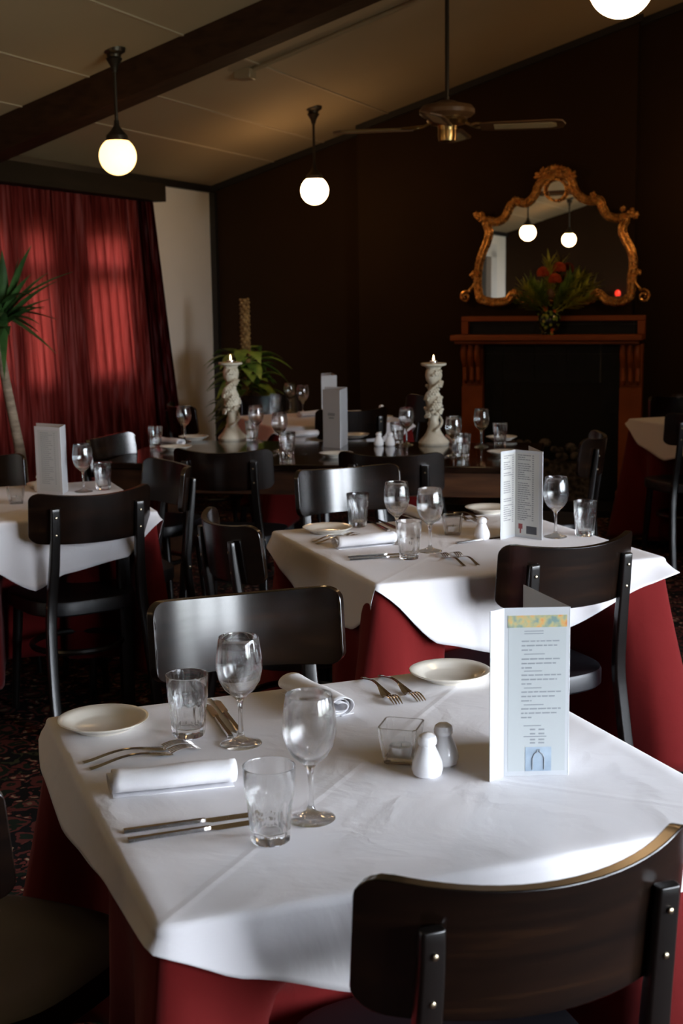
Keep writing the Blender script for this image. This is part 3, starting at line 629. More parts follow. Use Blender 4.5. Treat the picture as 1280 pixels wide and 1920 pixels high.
pend_px((213,95), 217, 329, M['globe_a'], 'opal globe pendant lamp with cream glow hanging just in front of the ceiling beam')
pend_px((587,203), 588, 384, M['globe_b'], 'small white glowing globe pendant lamp over the far candlesticks, left of the ceiling fan')
q3 = atY(1163, 35, 3.85); v3, u3 = room(q3); pendant(W(v3, u3, zc(v3)), q3.z, M['globe_b'], 'large bright globe pendant lamp cut by the top edge near the right corner')
va_, ua_ = room(pa); vb_, ub_ = room(pb); step = ub_-ua_
for k, lab in ((1,'globe pendant lamp overhead behind the viewer, lighting the left of the room'),(2,'globe pendant lamp near the rear wall above the doorway')):
    vv, uu = va_, ua_-step*k; p = W(vv, uu, zc(vv)); pendant(p, 2.04, M['globe_b'], lab)
for uu, lab in ((-3.1,'added unseen globe pendant lamp outside the frame at the right, nearer the fireplace'),(-.9,'added unseen globe pendant lamp outside the frame beside the chimney breast')):
    p = W(4.0, uu, zc(4.0)); pendant(p, 2.24, M['globe_b'], lab)  # unseen lamps added to throw warm light on the back wall and fireplace

# point lights aid: none. ================================================== FAN
fp = atY(838, 240, 7.1); fv, fu = room(fp); ftop = zc(fv)

fan = thing('ceiling_fan', 'brass and wood ceiling fan with cane inset blades on a long rod', 'fan', fp, math.radians(-12))
b = MB(); b.tube([(0,0,.12),(0,0,ftop-fp.z-.05)], .011, 10); b.build('rod', M['dark_metal'], fan)
b = MB(); b.lathe([(0,ftop-fp.z+.02),(.07,ftop-fp.z+.02),(.06,ftop-fp.z-.04),(.02,ftop-fp.z-.09)], 20); b.build('canopy', M['dark_metal'], fan)
b = MB(); b.lathe([(0,.135),(.035,.135),(.06,.125),(.125,.11),(.142,.09),(.142,.07),(.125,.055),(.10,.045),(0,.045)], 32); b.build('motor_housing', M['fan_wood'], fan)
b = MB(); b.lathe([(0,.045),(.10,.045),(.105,.035),(.09,.018),(.05,.01),(.045,-.02),(0,-.02)], 32); b.build('flywheel', M['brass'], fan)
b = MB(); b.lathe([(0,-.0),(.046,-.0),(.048,-.04),(.044,-.065),(.02,-.072),(0,-.072)], 28); b.build('switch_cap', M['brass'], fan)
for k in range(4):
    a = k*PI/2; R = Matrix.Rotation(a, 4, 'Z'); ti = Matrix.Rotation(math.radians(-13), 4, 'X')
    T = lambda p, R=R, ti=ti: R @ (ti @ p)
    b = MB(T); b.tube(catmull([Vector((.08,0,.03)),Vector((.12,.0,.012)),Vector((.15,.03,.008)),Vector((.19,.02,.006)),Vector((.23,.0,.006))], 4, False), .007, 8); b.tube(catmull([Vector((.12,.0,.012)),Vector((.15,-.03,.008)),Vector((.19,-.02,.006)),Vector((.23,0,.006))], 4, False), .006, 8); br_ = b.build('blade_bracket', M['brass'], fan)
    poly = [(.17,-.045),(.22,-.055),(.55,-.062),(.585,-.05),(.60,0),(.585,.05),(.55,.062),(.22,.055),(.17,.045)]
    b = MB(T); b.prism(poly, -.004, .004, 'z'); bl_ = b.build('blade', M['fan_wood'], fan, smooth=False)
    b = MB(T); b.prism([(.24,-.033),(.53,-.038),(.555,-.02),(.555,.02),(.53,.038),(.24,.033)], -.0055, .0055, 'z'); b.build('cane_inset', M['cane'], bl_, smooth=False)
# ================================================================== CHAIRS
def make_chair():
    t = thing('dining_chair', '', 'chair')
    R = .302; yA = -.265
    def yb(x): return yA+(R-math.sqrt(R*R-x*x))
    # backrest panel with rounded corners
    nx, nz = 28, 10; th = .018; vs = []; fs = []
    z0, z1 = .672, .850; rc = .032; hwid = .21
    def ins(s):   # rounded corner vertical inset at arclength x
        d = hwid-abs(s)
        return rc-math.sqrt(max(0, rc*rc-(rc-d)**2)) if d < rc else 0
    xs = [hwid*math.sin(PI/2*(-1+2*i/nx)) for i in range(nx+1)]
    for side in (0, 1):
        for j in range(nz+1):
            for x in xs:
                i_ = ins(x); top = z1-.018*(1-(x/hwid)**2)-i_; bot = z0-.004*(1-(x/hwid)**2)+i_
                z = bot+(top-bot)*j/nz; rr = R+(th if side else 0); ang = math.asin(min(1,x/ R)); lean = -.022*(z-.75)/.09*.5
                vs.append((rr*math.sin(ang), yA+R-rr*math.cos(ang)+lean, z))
    o = (nx+1)*(nz+1)
    for j in range(nz):
        for i in range(nx):
            a = j*(nx+1)+i; fs += [(a,a+1,a+nx+2,a+nx+1),(o+a,o+a+nx+1,o+a+nx+2,o+a+1)]
    for i in range(nx): a = nz*(nx+1)+i; fs += [(i,o+i,o+i+1,i+1),(a,a+1,o+a+1,o+a)]
    for j in range(nz): a = j*(nx+1); c_ = a+nx; fs += [(a,a+nx+1,o+a+nx+1,o+a),(c_,o+c_,o+c_+nx+1,c_+nx+1)]
    b = MB(); b.add(vs, fs); b.build('backrest', M['chair_wood'], t, bevel=.003, angle=50)
    for s in (-1, 1):
        x = s*.152; yo = yb(.152)-.018-.010
        b = MB(); P = catmull([Vector((x, yo-.012, .795)), Vector((x, yo-.004, .72)), Vector((x*1.02, yo+.012, .60)), Vector((x*1.08, yo+.028, .47)), Vector((x*1.14, yo+.022, .36)), Vector((x*1.2, yo-.005, .18)), Vector((x*1.24, yo-.045, 0))], 4, False)
        k = len(P); b.sweep(P, [.030+.006*min(1,i/10) for i in range(k)], [.016+.010*min(1,i/8) for i in range(k)]); leg = b.build('rear_leg', M['post_wood'], t, angle=60, bevel=.002)
        for z_, y_ in ((.765, yo-.009-.012), (.705, yo-.002-.012)):
            b = MB(); b.ball((x, y_, z_), .0042, 8, 5, (1,.6,1)); b.build('bolt', M['bolt'], leg)
        b = MB(); b.ball((x*1.08+s*.018, yo+.026, .455), .006, 8, 5, (.6,1,1)); b.build('bolt', M['bolt'], leg)
        b = MB(); b.tube([(s*.155,.145,.43),(s*.165,.16,.25),(s*.178,.178,0)], [.019,.017,.0125], 12); b.build('front_leg', M['post_wood'], t)
    # seat
    def outline(sc_=1.0):
        out = []
        for i in range(48):
            a = 2*PI*i/48; c_, s_ = math.cos(a), math.sin(a); e = .62
            x = .205*math.copysign(abs(c_)**e, c_); y = .205*math.copysign(abs(s_)**e, s_); x *= 1+.06*(y/.2)
            out.append((x*sc_, y*sc_+.005))
        return out
    vs = []; fs = []; rings = [(.97,.404),(1.0,.410),(1.0,.446),(.985,.454),(.93,.456),(.6,.449),(.25,.446)]
    for sc_, z in rings: vs += [(x, y, z) for x, y in outline(sc_)]
    for j in range(len(rings)-1):
        for i in range(48): i2 = (i+1) % 48; fs.append((j*48+i, j*48+i2, j*48+48+i2, j*48+48+i))
    fs += [tuple(range(48))[::-1], tuple((len(rings)-1)*48+i for i in range(48))]
    MB().add(vs, fs).build('seat', M['seat'], t, angle=40)
    b = MB(); b.tube([(.158*math.cos(2*PI*i/36), .158*math.sin(2*PI*i/36)-.01, .265) for i in range(36)], .011, 8, closed=True); b.build('stretcher', M['post_wood'], t)
    return t
proto = make_chair(); used = [False]; SEATS = []
GC = 'dark bentwood dining chairs'
def put_chair(cx, cy, heading, label):
    """cx, cy: middle of the backrest chord; heading: facing direction, clockwise from +Y"""
    f = Vector((math.sin(heading), math.cos(heading), 0)); o_ = Vector((cx, cy, 0))+f*.185; SEATS.append((o_, f))
    if not used[0]:
        used[0] = True; proto.location = o_; proto.rotation_euler = (0,0,-heading); proto['label'] = label; proto['group'] = GC; return proto
    return dup(proto, o_, -heading, label, GC)
def chair_px(l, r, away, label, ext=None):
    a, b_ = at(*l, .84), at(*r, .84); c_ = (a+b_)/2; d_ = (b_-a); 
    f = Vector((-d_.y, d_.x, 0)) if away else Vector((d_.y, -d_.x, 0)); return put_chair(c_.x, c_.y, math.atan2(f.x, f.y), label)
R_ = math.radians
chair_px((672,1632), (1256,1532), True, 'dark bentwood chair in the foreground with its curved back against the nearest table')
chair_px((290,1140), (636,1108), False, 'silver shining dark chair facing the viewer across the nearest table')
put_chair(-.655, 1.83, R_(24), 'dark chair cut by the lower left edge beside the nearest table')
chair_px((928,1023), (1176,993), True, 'dark chair behind the printed menu, tucked to the second white table, back towards the viewer')
chair_px((567,886), (742,873), False, 'dark chair with bright silver reflecting back on the far side of the second white table')
put_chair(-.30, 3.93, R_(68), 'dark chair seen sideways at the left end of the second white table')
chair_px((57,927), (270,907), True, 'dark chair with its back to the viewer at the left white table')
put_chair(-.71, 5.22, R_(242), 'narrow angled dark chair between the left white table and the long bare table')
put_chair(-1.52, 5.50, R_(158), 'dark chair cut by the left edge, behind the left white table')
put_chair(-.50, 5.72, R_(12), 'dark chair drawn up at the near left side of the long bare table')
put_chair(.21, 5.52, R_(12), 'dark chair at the near middle of the long bare table behind the silver backed chair')
put_chair(-1.06, 6.28, R_(110), 'dark chair with grey shining back at the curtain end of the long bare table')
put_chair(1.10, 6.06, R_(-74), 'brown edged chair seen from the side at the fireplace end of the long bare table')
put_chair(.06, 7.66, R_(-21), 'dark chair with back to the viewer at the small far table')
put_chair(.50, 8.46, R_(248), 'dark chair at the right end of the small far table')
put_chair(-.44, 8.76, R_(158), 'silver backed chair facing the viewer behind the small far table')
put_chair(-.93, 8.12, R_(66), 'dark chair beside the white wall strip at the left of the small far table')
put_chair(1.93, 7.12, R_(-8), 'dark chair with back to the viewer at the table on the far right')
put_chair(2.10, 8.17, R_(180), 'grey backed chair facing the viewer at the table on the far right')
# ================================================================== TABLES + CLOTHS
def make_table(cx, cy, rot, side, label, mtop='black_wood'):
    t = thing('dining_table', label, 'table', (cx, cy, 0), rot); h = side/2-.004
    MB().box(-h, h, -h, h, .708, .7345).build('tabletop', M[mtop], t, bevel=.004)
    for sx in (-1,1):
        for sy in (-1,1): MB().box(sx*(h-.10)-.022, sx*(h-.10)+.022, sy*(h-.10)-.022, sy*(h-.10)+.022, 0, .708).build('leg', M['post_wood'], t, bevel=.003)
    return t
def drape(name, cx, cy, rot, side, ztop, prof, ma, label, cat, nside=44, rows=12, folds=0, seed=0, edge=.012, group=None):
    """prof(side_index 0..3 = front,right,back,left ; s) -> (drop, out). perimeter runs A,D,C,B"""
    rnd = random.Random(seed); h = side/2
    cs = [(-h,-h),(h,-h),(h,h),(-h,h)]; per = []; ph = rnd.uniform(0,6)
    rc = .018
    for k in range(4):
        a = Vector(cs[k]); b_ = Vector(cs[(k+1) % 4]); nrm = Vector(((b_-a).y, -(b_-a).x)).normalized(); tg = (b_-a).normalized()
        for i in range(nside):
            s = i/nside; p = a+(b_-a)*s; d = min(s, 1-s)*side
            # smooth the normal round the corners
            if d < .06:
                w_ = .5*(1-d/.06); n2 = Vector(((b_-a).y, -(b_-a).x)).normalized()
                other = -tg if s < .5 else tg; nn = (n2*(1-w_)+other*w_).normalized()
            else: nn = nrm
            if d < rc: p = p-nn*(.30*(rc-d))
            dr, out, pu = (prof(k, s)+(0,))[:3]; per.append((p, nn, dr, out, (k+s)*side, pu))
    n = len(per); vs = []; fs = []
    # top grid by concentric rings
    ringsT = [0.0, .25, .5, .75, .93]
    for g in ringsT[1:]: vs += [(p.x*g, p.y*g, ztop) for p, *_ in per]
    base_top = 0; nr = len(ringsT)-1
    rw = [(0.0, 0.0, -.6), (.25, .30, 0), (.7,.75,0), (1,1,0)]
    # edge rounding
    for q in range(4):
        a = q/3*PI/2
        for p, nn, dr, out, l, pu in per:
            e = min(edge, dr*.5); pp = p+nn*(-edge+e*math.sin(a) if q else -edge); vs.append((pp.x+nn.x*(edge-e)*(1 if q else 0), pp.y+nn.y*(edge-e)*(1 if q else 0), ztop-e*(1-math.cos(a))))
    for j in range(1, rows+1):
        t = j/rows
        for p, nn, dr, out, l, pu in per:
            e = min(edge, dr*.5); zz = ztop-e-(dr-e)*t
            w_ = folds*t*dr*(math.sin(l*24+ph)+.6*math.sin(l*43+ph*2)); q_ = min(1, max(0, (t-.12)/.36)); o_ = out*t**1.2+w_*(1-.7*(pu > .01))-pu*q_*q_*(3-2*q_)
            vs.append((p.x+nn.x*o_, p.y+nn.y*o_, zz))
    tot = nr+4+rows
    for j in range(tot-1):
        for i in range(n): i2 = (i+1) % n; fs.append((j*n+i, j*n+i2, (j+1)*n+i2, (j+1)*n+i))
    c_ = len(vs); vs.append((0,0,ztop))
    for i in range(n): fs.append((c_, (i+1) % n, i))
    o = MB().add(vs, fs).build(name, ma, angle=180, solid=.0012); o.location = (cx, cy, 0); o.rotation_euler = (0,0,rot)
    return tag(o, label, cat, group)
def interp(L, s):
    for (a, d0, o0), (b_, d1, o1) in zip(L, L[1:]):
        if s <= b_:
            t = (s-a)/(b_-a+1e-9); t2 = t*t*(3-2*t)*.5+t*.5; return d0+(d1-d0)*t2, o0+(o1-o0)*t2
    return L[-1][1:]
def redprof(z=.19, flare=.09, mid=.03, cx=0, cy=0, rot=0, side=.87):
    """undercloth: cone folds at the corners, pushed in where a tucked chair seat presses on it"""
    h = side/2; cs = [Vector(c) for c in ((-h,-h),(h,-h),(h,h),(-h,h))]; R2 = Matrix.Rotation(-rot, 2); loc_ = []
    for o_, f in SEATS:
        c = R2 @ Vector((o_.x-cx, o_.y-cy))
        if c.length < 1.0: loc_.append(c)
    def f(k, s):
        d = min(s, 1-s); c_ = math.exp(-(d/.10)**2); e = math.exp(-((d-.2)/.07)**2); pu = 0
        a, b_ = cs[k], cs[(k+1) % 4]; tg = (b_-a).normalized(); nr = Vector((tg.y, -tg.x))
        for c in loc_:
            lat = abs((c-a).dot(tg)-s*side); dist = (c-a).dot(nr)
            if -.25 < dist < .24:
                w_ = 1-min(1, max(0, (lat-.215)/.07)); pu = max(pu, (.235-dist)*w_*w_*(3-2*w_))
        return .737-z+.03*c_, (mid+flare*c_-.02*e)*(1-min(1, pu*6)), pu
    return f
def whiteprof(front, right, back, left):
    P = [front, right, back, left]
    return lambda k, s: interp(P[k], s)
def tset(cx, cy, rot, side, zr, prof, names, seed, flare=.09, mid=.012):
    make_table(cx, cy, rot, side, names[0])
    drape('red_tablecloth', cx, cy, rot, side+.004, .7372, redprof(zr, flare, mid, cx, cy, rot, side), M['red_cloth'], names[1], 'tablecloth', nside=70, rows=22, folds=.04, seed=seed, edge=.006, group='red undercloths')
    drape('white_tablecloth', cx, cy, rot, side+.018, .7400, prof, M['white_cloth'], names[2], 'tablecloth', folds=.006, seed=seed+5, group='white tablecloths')
gen = [(0,.03,.02),(.2,.14,.03),(.5,.28,.035),(.8,.14,.03),(1,.03,.02)]
TR1, TR2 = .3599, .3595
tset(.0298, 2.0826, TR1, .8752, .19, whiteprof(
    [(0,.03,.012),(.12,.075,.02),(.3,.122,.03),(.5,.145,.035),(.8,.07,.03),(1,.04,.03)], gen, gen,
    [(0,.03,.012),(.1,.07,.02),(.3,.11,.015),(.45,.10,.006),(.7,.06,.006),(1,.025,.012)]),
    ('square dining table under the nearest white cloth', 'deep red undercloth hanging below the nearest table top, in the foreground', 'nearest white tablecloth, largest in the photo, with the printed menu standing on it'), 1)
tset(.3461, 3.9875, TR2, .8752, .17, whiteprof(
    [(0,.012,.01),(.19,.17,.03),(.40,.215,.035),(.62,.165,.03),(.9,.06,.05),(1,.03,.06)], gen, gen,
    [(0,.05,.02),(.2,.10,.02),(.5,.20,.0),(.8,.16,0),(.95,.10,.0),(1,.012,.01)]),
    ('square dining table under the second white cloth', 'bright red undercloth flaring from the corners of the second table, right of the photo', 'white tablecloth in the middle distance with wine glasses and the open text menu'), 2, flare=.12)
D0 = at(292, 958, .74); c0 = D0+Vector((-math.cos(.36)-math.sin(.36), math.cos(.36)-math.sin(.36), 0))*.4376
tset(c0.x, c0.y, .36, .8752, .16, whiteprof(
    [(0,.03,.02),(.3,.14,.03),(.5,.24,.04),(.62,.19,.03),(.86,.15,.03),(1,.02,.03)], gen, gen, gen),
    ('square dining table under the white cloth at the left edge', 'red undercloth under the white cloth of the table at the left edge', 'white tablecloth cut by the left edge, behind the dark chair'), 3)
T4c = (-.12, 8.15)
tset(T4c[0], T4c[1], .36, .84, .2, whiteprof(gen, gen, gen, gen), ('small dining table at the far left under white cloth', 'red undercloth of the small far table beyond the long bare table', 'white tablecloth on the small far table, in front of the brown wall'), 4)
T5c = (2.24, 7.62)
tset(T5c[0], T5c[1], .36, .84, .06, whiteprof([(0,.10,.03),(.3,.14,.03),(.5,.28,.035),(1,.03,.02)], gen, gen, [(0,.03,.02),(.2,.14,.03),(.5,.2,.035),(.8,.14,.03),(1,.10,.03)]), ('dining table at the far right under red and white cloths', 'red undercloth reaching the carpet at the far right, beside the fireplace', 'white tablecloth cut by the right edge, beside the fireplace'), 5)
# long bare table
A3 = Vector((.83, 5.72, 0)); B3 = Vector((-1.10, 6.10, 0)); e1 = (A3-B3).normalized(); e2 = Vector((-e1.y, e1.x, 0)); L3 = (A3-B3).length; W3 = .95
ct = (A3+B3)/2+e2*W3/2; rot3 = math.atan2(e1.y, e1.x)
t3 = thing('long_table', 'long polished dark wooden table without cloth carrying the two ivory candlesticks', 'table', ct, rot3)
MB().box(-L3/2, L3/2, -W3/2, W3/2, .71, .74).build('tabletop', M['black_wood'], t3, bevel=.004)
b = MB(); b.box(-L3/2+.03, L3/2-.03, -W3/2+.03, -W3/2+.055, .60, .71); b.box(-L3/2+.03, L3/2-.03, W3/2-.055, W3/2-.03, .60, .71); b.box(-L3/2+.03, -L3/2+.055, -W3/2+.055, W3/2-.055, .60, .71); b.box(L3/2-.055, L3/2-.03, -W3/2+.055, W3/2-.055, .60, .71); b.build('apron', M['table_side'], t3, bevel=.003)
for sx in (-1,1):
    for sy in (-1,1): MB().box(sx*(L3/2-.07)-.04, sx*(L3/2-.07)+.04, sy*(W3/2-.07)-.04, sy*(W3/2-.07)+.04, 0, .71).build('leg', M['table_side'], t3, bevel=.004)
# ================================================================== TABLEWARE
ZT = .7407
ZT3 = .7402
GW, GT, GP, GK, GF, GN, GM, GS = ('stemmed wine glasses', 'faceted water tumblers', 'cream side plates', 'table knives', 'table forks', 'rolled white napkins', 'standing folded menus', 'white china shakers')
first = {}
def place(key, maker, loc, rz, label, group):
    if key not in first:
        t = maker(); t.location = loc; t.rotation_euler = (0,0,rz); t['label'] = label; t['group'] = group; first[key] = t; return t
    return dup(first[key], loc, rz, label, group)
def mk_wine():
    t = thing('wine_glass', '', 'wine glass')
    out = [(0,0),(.034,0),(.0355,.0015),(.033,.004),(.018,.0075),(.007,.013),(.0045,.022),(.0038,.045),(.0040,.065),(.0062,.078),(.014,.086),(.026,.097),(.0345,.112),(.0388,.131),(.0386,.150),(.0362,.168),(.0335,.186)]
    inn = [(.0330,.1868),(.0325,.186),(.0352,.168),(.0375,.150),(.0377,.131),(.0333,.113),(.0248,.099),(.012,.0895),(0,.087)]
    b = MB(); b.lathe([(1e-5 if r == 0 else r, z) for r, z in out+inn], 48)
    b.build('glass_body', M['glass'], t, angle=60); return t
def mk_tumbler():
    t = thing('water_tumbler', '', 'tumbler')
    def md(a, z):
        if z > .064: return 1
        k = min(1, (.064-z)/.006)*min(1, z/.006+.2); x = (a*10/(2*PI)) % 1; return 1-k*(.07*(1-abs(2*x-1)**2)-.015)
    out = [(0,0),(.0255,0),(.0275,.002),(.0285,.010),(.0300,.03),(.0320,.055),(.0335,.064),(.0345,.068),(.0352,.085),(.0368,.107),(.0366,.1085)]
    inn = [(.0355,.1085),(.0350,.107),(.0335,.085),(.0325,.068),(.0300,.055),(.0275,.03),(.0262,.018),(.022,.0155),(0,.0150)]
    b = MB(); b.lathe([(1e-5 if r == 0 else r, z) for r, z in out], 80, mod=md)
    # inner surface joined ring to ring at the rim
    n = 80; base = len(b.v)-n
    vs = []; fs = []
    for r, z in inn:
        for i in range(n):
            a = 2*PI*i/n; vs.append((max(r,1e-5)*math.cos(a), max(r,1e-5)*math.sin(a), z))
    b.f.pop()
    o0 = len(b.v); b.v += [Vector(p) for p in vs]; rows_ = [base]+[o0+k*n for k in range(len(inn))]
    for j in range(len(rows_)-1):
        for i in range(n): i2 = (i+1) % n; b.f.append((rows_[j]+i, rows_[j]+i2, rows_[j+1]+i2, rows_[j+1]+i))
    b.build('glass_body', M['glass_thick'], t, angle=30); return t
def mk_plate():
    t = thing('side_plate', '', 'plate')
    b = MB(); b.lathe([(0,.0015),(.045,.0015),(.047,0),(.050,0),(.052,.003),(.066,.010),(.079,.0165),(.080,.0185),(.0785,.0192),(.064,.0135),(.052,.0075),(.045,.0055),(0,.0052)], 56); b.build('plate_body', M['plate'], t, angle=50); return t
def strip(b, L, fn, seg=30, lift=None, th=.0022):
    """flat cutlery body along +x: fn(t)->half width"""
    vs = []; fs = []
    for i in range(seg+1):
        t = i/seg; w_ = fn(t); z = (lift(t) if lift else 0); x = L*t
        vs += [(x,-w_,z+th*.3),(x,-w_*.7,z+th),(x,w_*.7,z+th),(x,w_,z+th*.3),(x,w_*.7,z),(x,-w_*.7,z)]
    for i in range(seg):
        for q in range(6): q2 = (q+1) % 6; fs.append((i*6+q, i*6+q2, i*6+6+q2, i*6+6+q))
    fs += [tuple(range(6))[::-1], tuple(seg*6+q for q in range(6))]; b.add(vs, fs)
def mk_knife():
    t = thing('table_knife', '', 'knife')
    b = MB(); strip(b, .118, lambda t: .0044+.0012*(1-t)+(-.002 if t > .96 else 0), 20, None, .0055); b.build('handle', M['steel'], t)
    b = MB(T=None); 
    vs = []; fs = []; seg = 16
    for i in range(seg+1):
        t_ = i/seg; x = .114+.096*t_; up_ = .0055; lo = -.0045 if t_ < .08 else -.0085
        if t_ > .8: lo = -.0085+ (t_-.8)/.2*.012
        vs += [(x, lo, .0012),(x, up_, .0028),(x, up_, .0008),(x, lo, .0006)]
    for i in range(seg):
        for q in range(4): q2 = (q+1) % 4; fs.append((i*4+q, i*4+q2, i*4+4+q2, i*4+4+q))
    fs += [(0,1,2,3)[::-1], tuple(seg*4+q for q in range(4))]; b.add(vs, fs); b.build('blade', M['steel'], t); return t
def mk_fork():
    t = thing('table_fork', '', 'fork')
    lf = lambda t_: .001+.010*math.sin(PI*min(1,t_/1.0))**1.5
    b = MB(); 
    def w(t_): return .0055-.0022*min(1,t_/.5) if t_ < .62 else .0033+(.0105-.0033)*min(1,(t_-.62)/.28)
    strip(b, .140, w, 30, lf, .0022); b.build('handle', M['steel'], t)
    b = MB()
    for k in range(4):
        y = (k-1.5)*.0060; P = []
        for i in range(8): t_ = i/7; P.append((.138+.052*t_, y*(1-.08*t_), .0025+.0085*(math.sin(PI*(.12+.88*t_)))*.8))
        b.sweep(P, [.0036]*6+[.003,.0015], .0018, (0,1,0))
    b.build('tines', M['steel'], t); return t
def mk_napkin():
    t = thing('rolled_napkin', '', 'napkin')
    b = MB(); P = []; k = 70; rx, rz = .029, .019
    for i in range(k):
        q = i/(k-1); a = -PI/2+q*2*PI*2.6; s_ = 1-.62*q; P.append((rx*s_*math.cos(a), rz+rz*s_*math.sin(a)*(1.0)))
    vs = []; fs = []; nx = 16
    for i in range(nx+1):
        x = -.095+.19*i/nx
        for j, (y, z) in enumerate(P): w_ = 1+.03*math.sin(x*60+j*.05); vs.append((x+.004*math.sin(j*.13), y*w_, max(.0008, z*(1+.04*math.sin(x*38)))))
    for i in range(nx):
        for j in range(k-1): fs.append((i*k+j, i*k+j+1, (i+1)*k+j+1, (i+1)*k+j))
    b.add(vs, fs); b.build('folded_cloth', M['napkin'], t, solid=.0014, angle=180)
    b = MB(); b.box(-.093,.093,-.020,.030,.0,.0016); b.build('loose_edge', M['napkin'], t, bevel=.001); return t
def mk_shaker():
    t = thing('salt_shaker', '', 'shaker')
    b = MB(); b.lathe([(0,0),(.019,0),(.0225,.003),(.0248,.012),(.0235,.023),(.0180,.036),(.0138,.045),(.0125,.050)], 36); b.build('body', M['china'], t)
    b = MB(); b.lathe([(.0125,.0495),(.0148,.052),(.0155,.057),(.0135,.064),(.0075,.0685),(0,.0695)], 30); b.build('cap', M['china'], t); return t
def mk_holder():
    t = thing('tealight_holder', '', 'candle holder')
    def sq(r, z): return [(x*r, y*r, z) for x, y in ((-1,-.86),(-.86,-1),(.86,-1),(1,-.86),(1,.86),(.86,1),(-.86,1),(-1,.86))]
    R8 = [sq(.018,0), sq(.0235,.001), sq(.0255,.012), sq(.029,.035), sq(.0325,.062), sq(.0295,.062), sq(.0262,.035), sq(.0225,.012), sq(.018,.011)]
    vs = []; fs = []
    for r in R8: vs += r
    for j in range(len(R8)-1):
        for i in range(8): i2 = (i+1) % 8; fs.append((j*8+i, j*8+i2, j*8+8+i2, j*8+8+i))
    fs += [tuple(range(8))[::-1], tuple((len(R8)-1)*8+i for i in range(8))]
    MB().add(vs, fs).build('glass_body', M['glass'], t, angle=30); return t
def tealight(loc, label, lit):
    t = thing('tealight_candle', label, 'candle', loc, 0)
    b = MB(); b.lathe([(0,0),(.0185,0),(.019,.002),(.019,.0155),(.0183,.0155),(.0183,.010),(0,.010)], 28); b.build('metal_cup', M['alu'], t)
    b = MB(); b.lathe([(0,.0101),(.018,.0101),(.018,.0125),(0,.0118)], 24); b.build('wax', M['wax'], t)
    b = MB(); b.tube([(0,0,.011),(.0005,0,.019)], .0008, 6); b.build('wick', M['wick'], t)
    if lit:
        b = MB(); b.lathe([(1e-5,.0165),(.0035,.020),(.0045,.025),(.0032,.033),(.0012,.042),(1e-5,.046)], 14); b.build('flame', M['flame'], t)
    return t
def P2(px, py, z=ZT): return at(px, py, z)
def wine(px, py, lab, z=ZT): return place('wine', mk_wine, P2(px, py, z), 0, lab, GW)
def tumb(px, py, lab, z=ZT): return place('tumb', mk_tumbler, P2(px, py, z), random.uniform(0,.6), lab, GT)
def plate(px, py, lab, z=ZT): return place('plate', mk_plate, P2(px, py, z), 0, lab, GP)
def shaker(px, py, lab, z=ZT): return place('shaker', mk_shaker, P2(px, py, z), 0, lab, GS)
def two(key, mk, a, b_, lab, grp, z=ZT, center=False):
    A, B = P2(*a, z), P2(*b_, z); d_ = B-A; rz = math.atan2(d_.y, d_.x); return place(key, mk, (A+B)/2 if center else A, rz, lab, grp)
def knife(a, b_, lab, z=ZT): return two('knife', mk_knife, a, b_, lab, GK, z)
def fork(a, b_, lab, z=ZT): return two('fork', mk_fork, a, b_, lab, GF, z)
def napkin(a, b_, lab, z=ZT): return two('napkin', mk_napkin, a, b_, lab, GN, z, True)
# --- nearest table
N1 = 'on the nearest table'
wine(452, 1395, 'wine glass on the nearest table in front of the silver chair back')
wine(583, 1535, 'wine glass nearest the viewer, right of the nearest water tumbler')
tumb(354, 1378, 'water tumbler on the nearest table between the side plate and a wine glass')
tumb(507, 1575, 'water tumbler closest to the viewer, standing over the ends of two knives')
plate(194, 1364, 'cream side plate at the left corner of the nearest table')
plate(843, 1272, 'cream side plate on the nearest table beside the standing menu')
fork((156,1432), (353,1397), 'upper fork of the pair below the left side plate on the nearest table')
fork((169,1444), (386,1401), 'lower fork of the pair, just above the rolled napkin on the nearest table')
napkin((182,1492), (462,1464), 'rolled white napkin closest to the viewer at the left of the nearest table')
knife((232,1562), (512,1523), 'upper of two knives running behind the closest water tumbler')
knife((240,1579), (520,1536), 'lower of two knives, the cutlery nearest the viewer')
knife((432,1383), (372,1302), 'table knife directly right of the plate side tumbler, blade away from viewer')
knife((449,1374), (386,1291), 'table knife with its handle touching the foot of the wine glass before the silver chair')
napkin((532,1290), (650,1350), 'rolled white napkin behind the closest wine glass')
fork((680,1272), (745,1322), 'left fork of the pair in front of the side plate near the menu')
fork((712,1268), (782,1312), 'right fork of the pair touching the side plate near the menu')
shaker(801, 1453, 'white china shaker in front on the nearest table beside the glass candle holder')
s_ = shaker(831, 1432, 'white china shaker half hidden behind its twin on the nearest table'); s_['category'] = 'shaker'
hp = P2(752, 1426); place('holder', mk_holder, hp, R_(-16), 'clear square glass candle holder on the nearest table, left of the shakers', 'square glass candle holders')
tealight(hp+Vector((0,0,.0115)), 'unlit tealight inside the square glass holder on the nearest table', False)
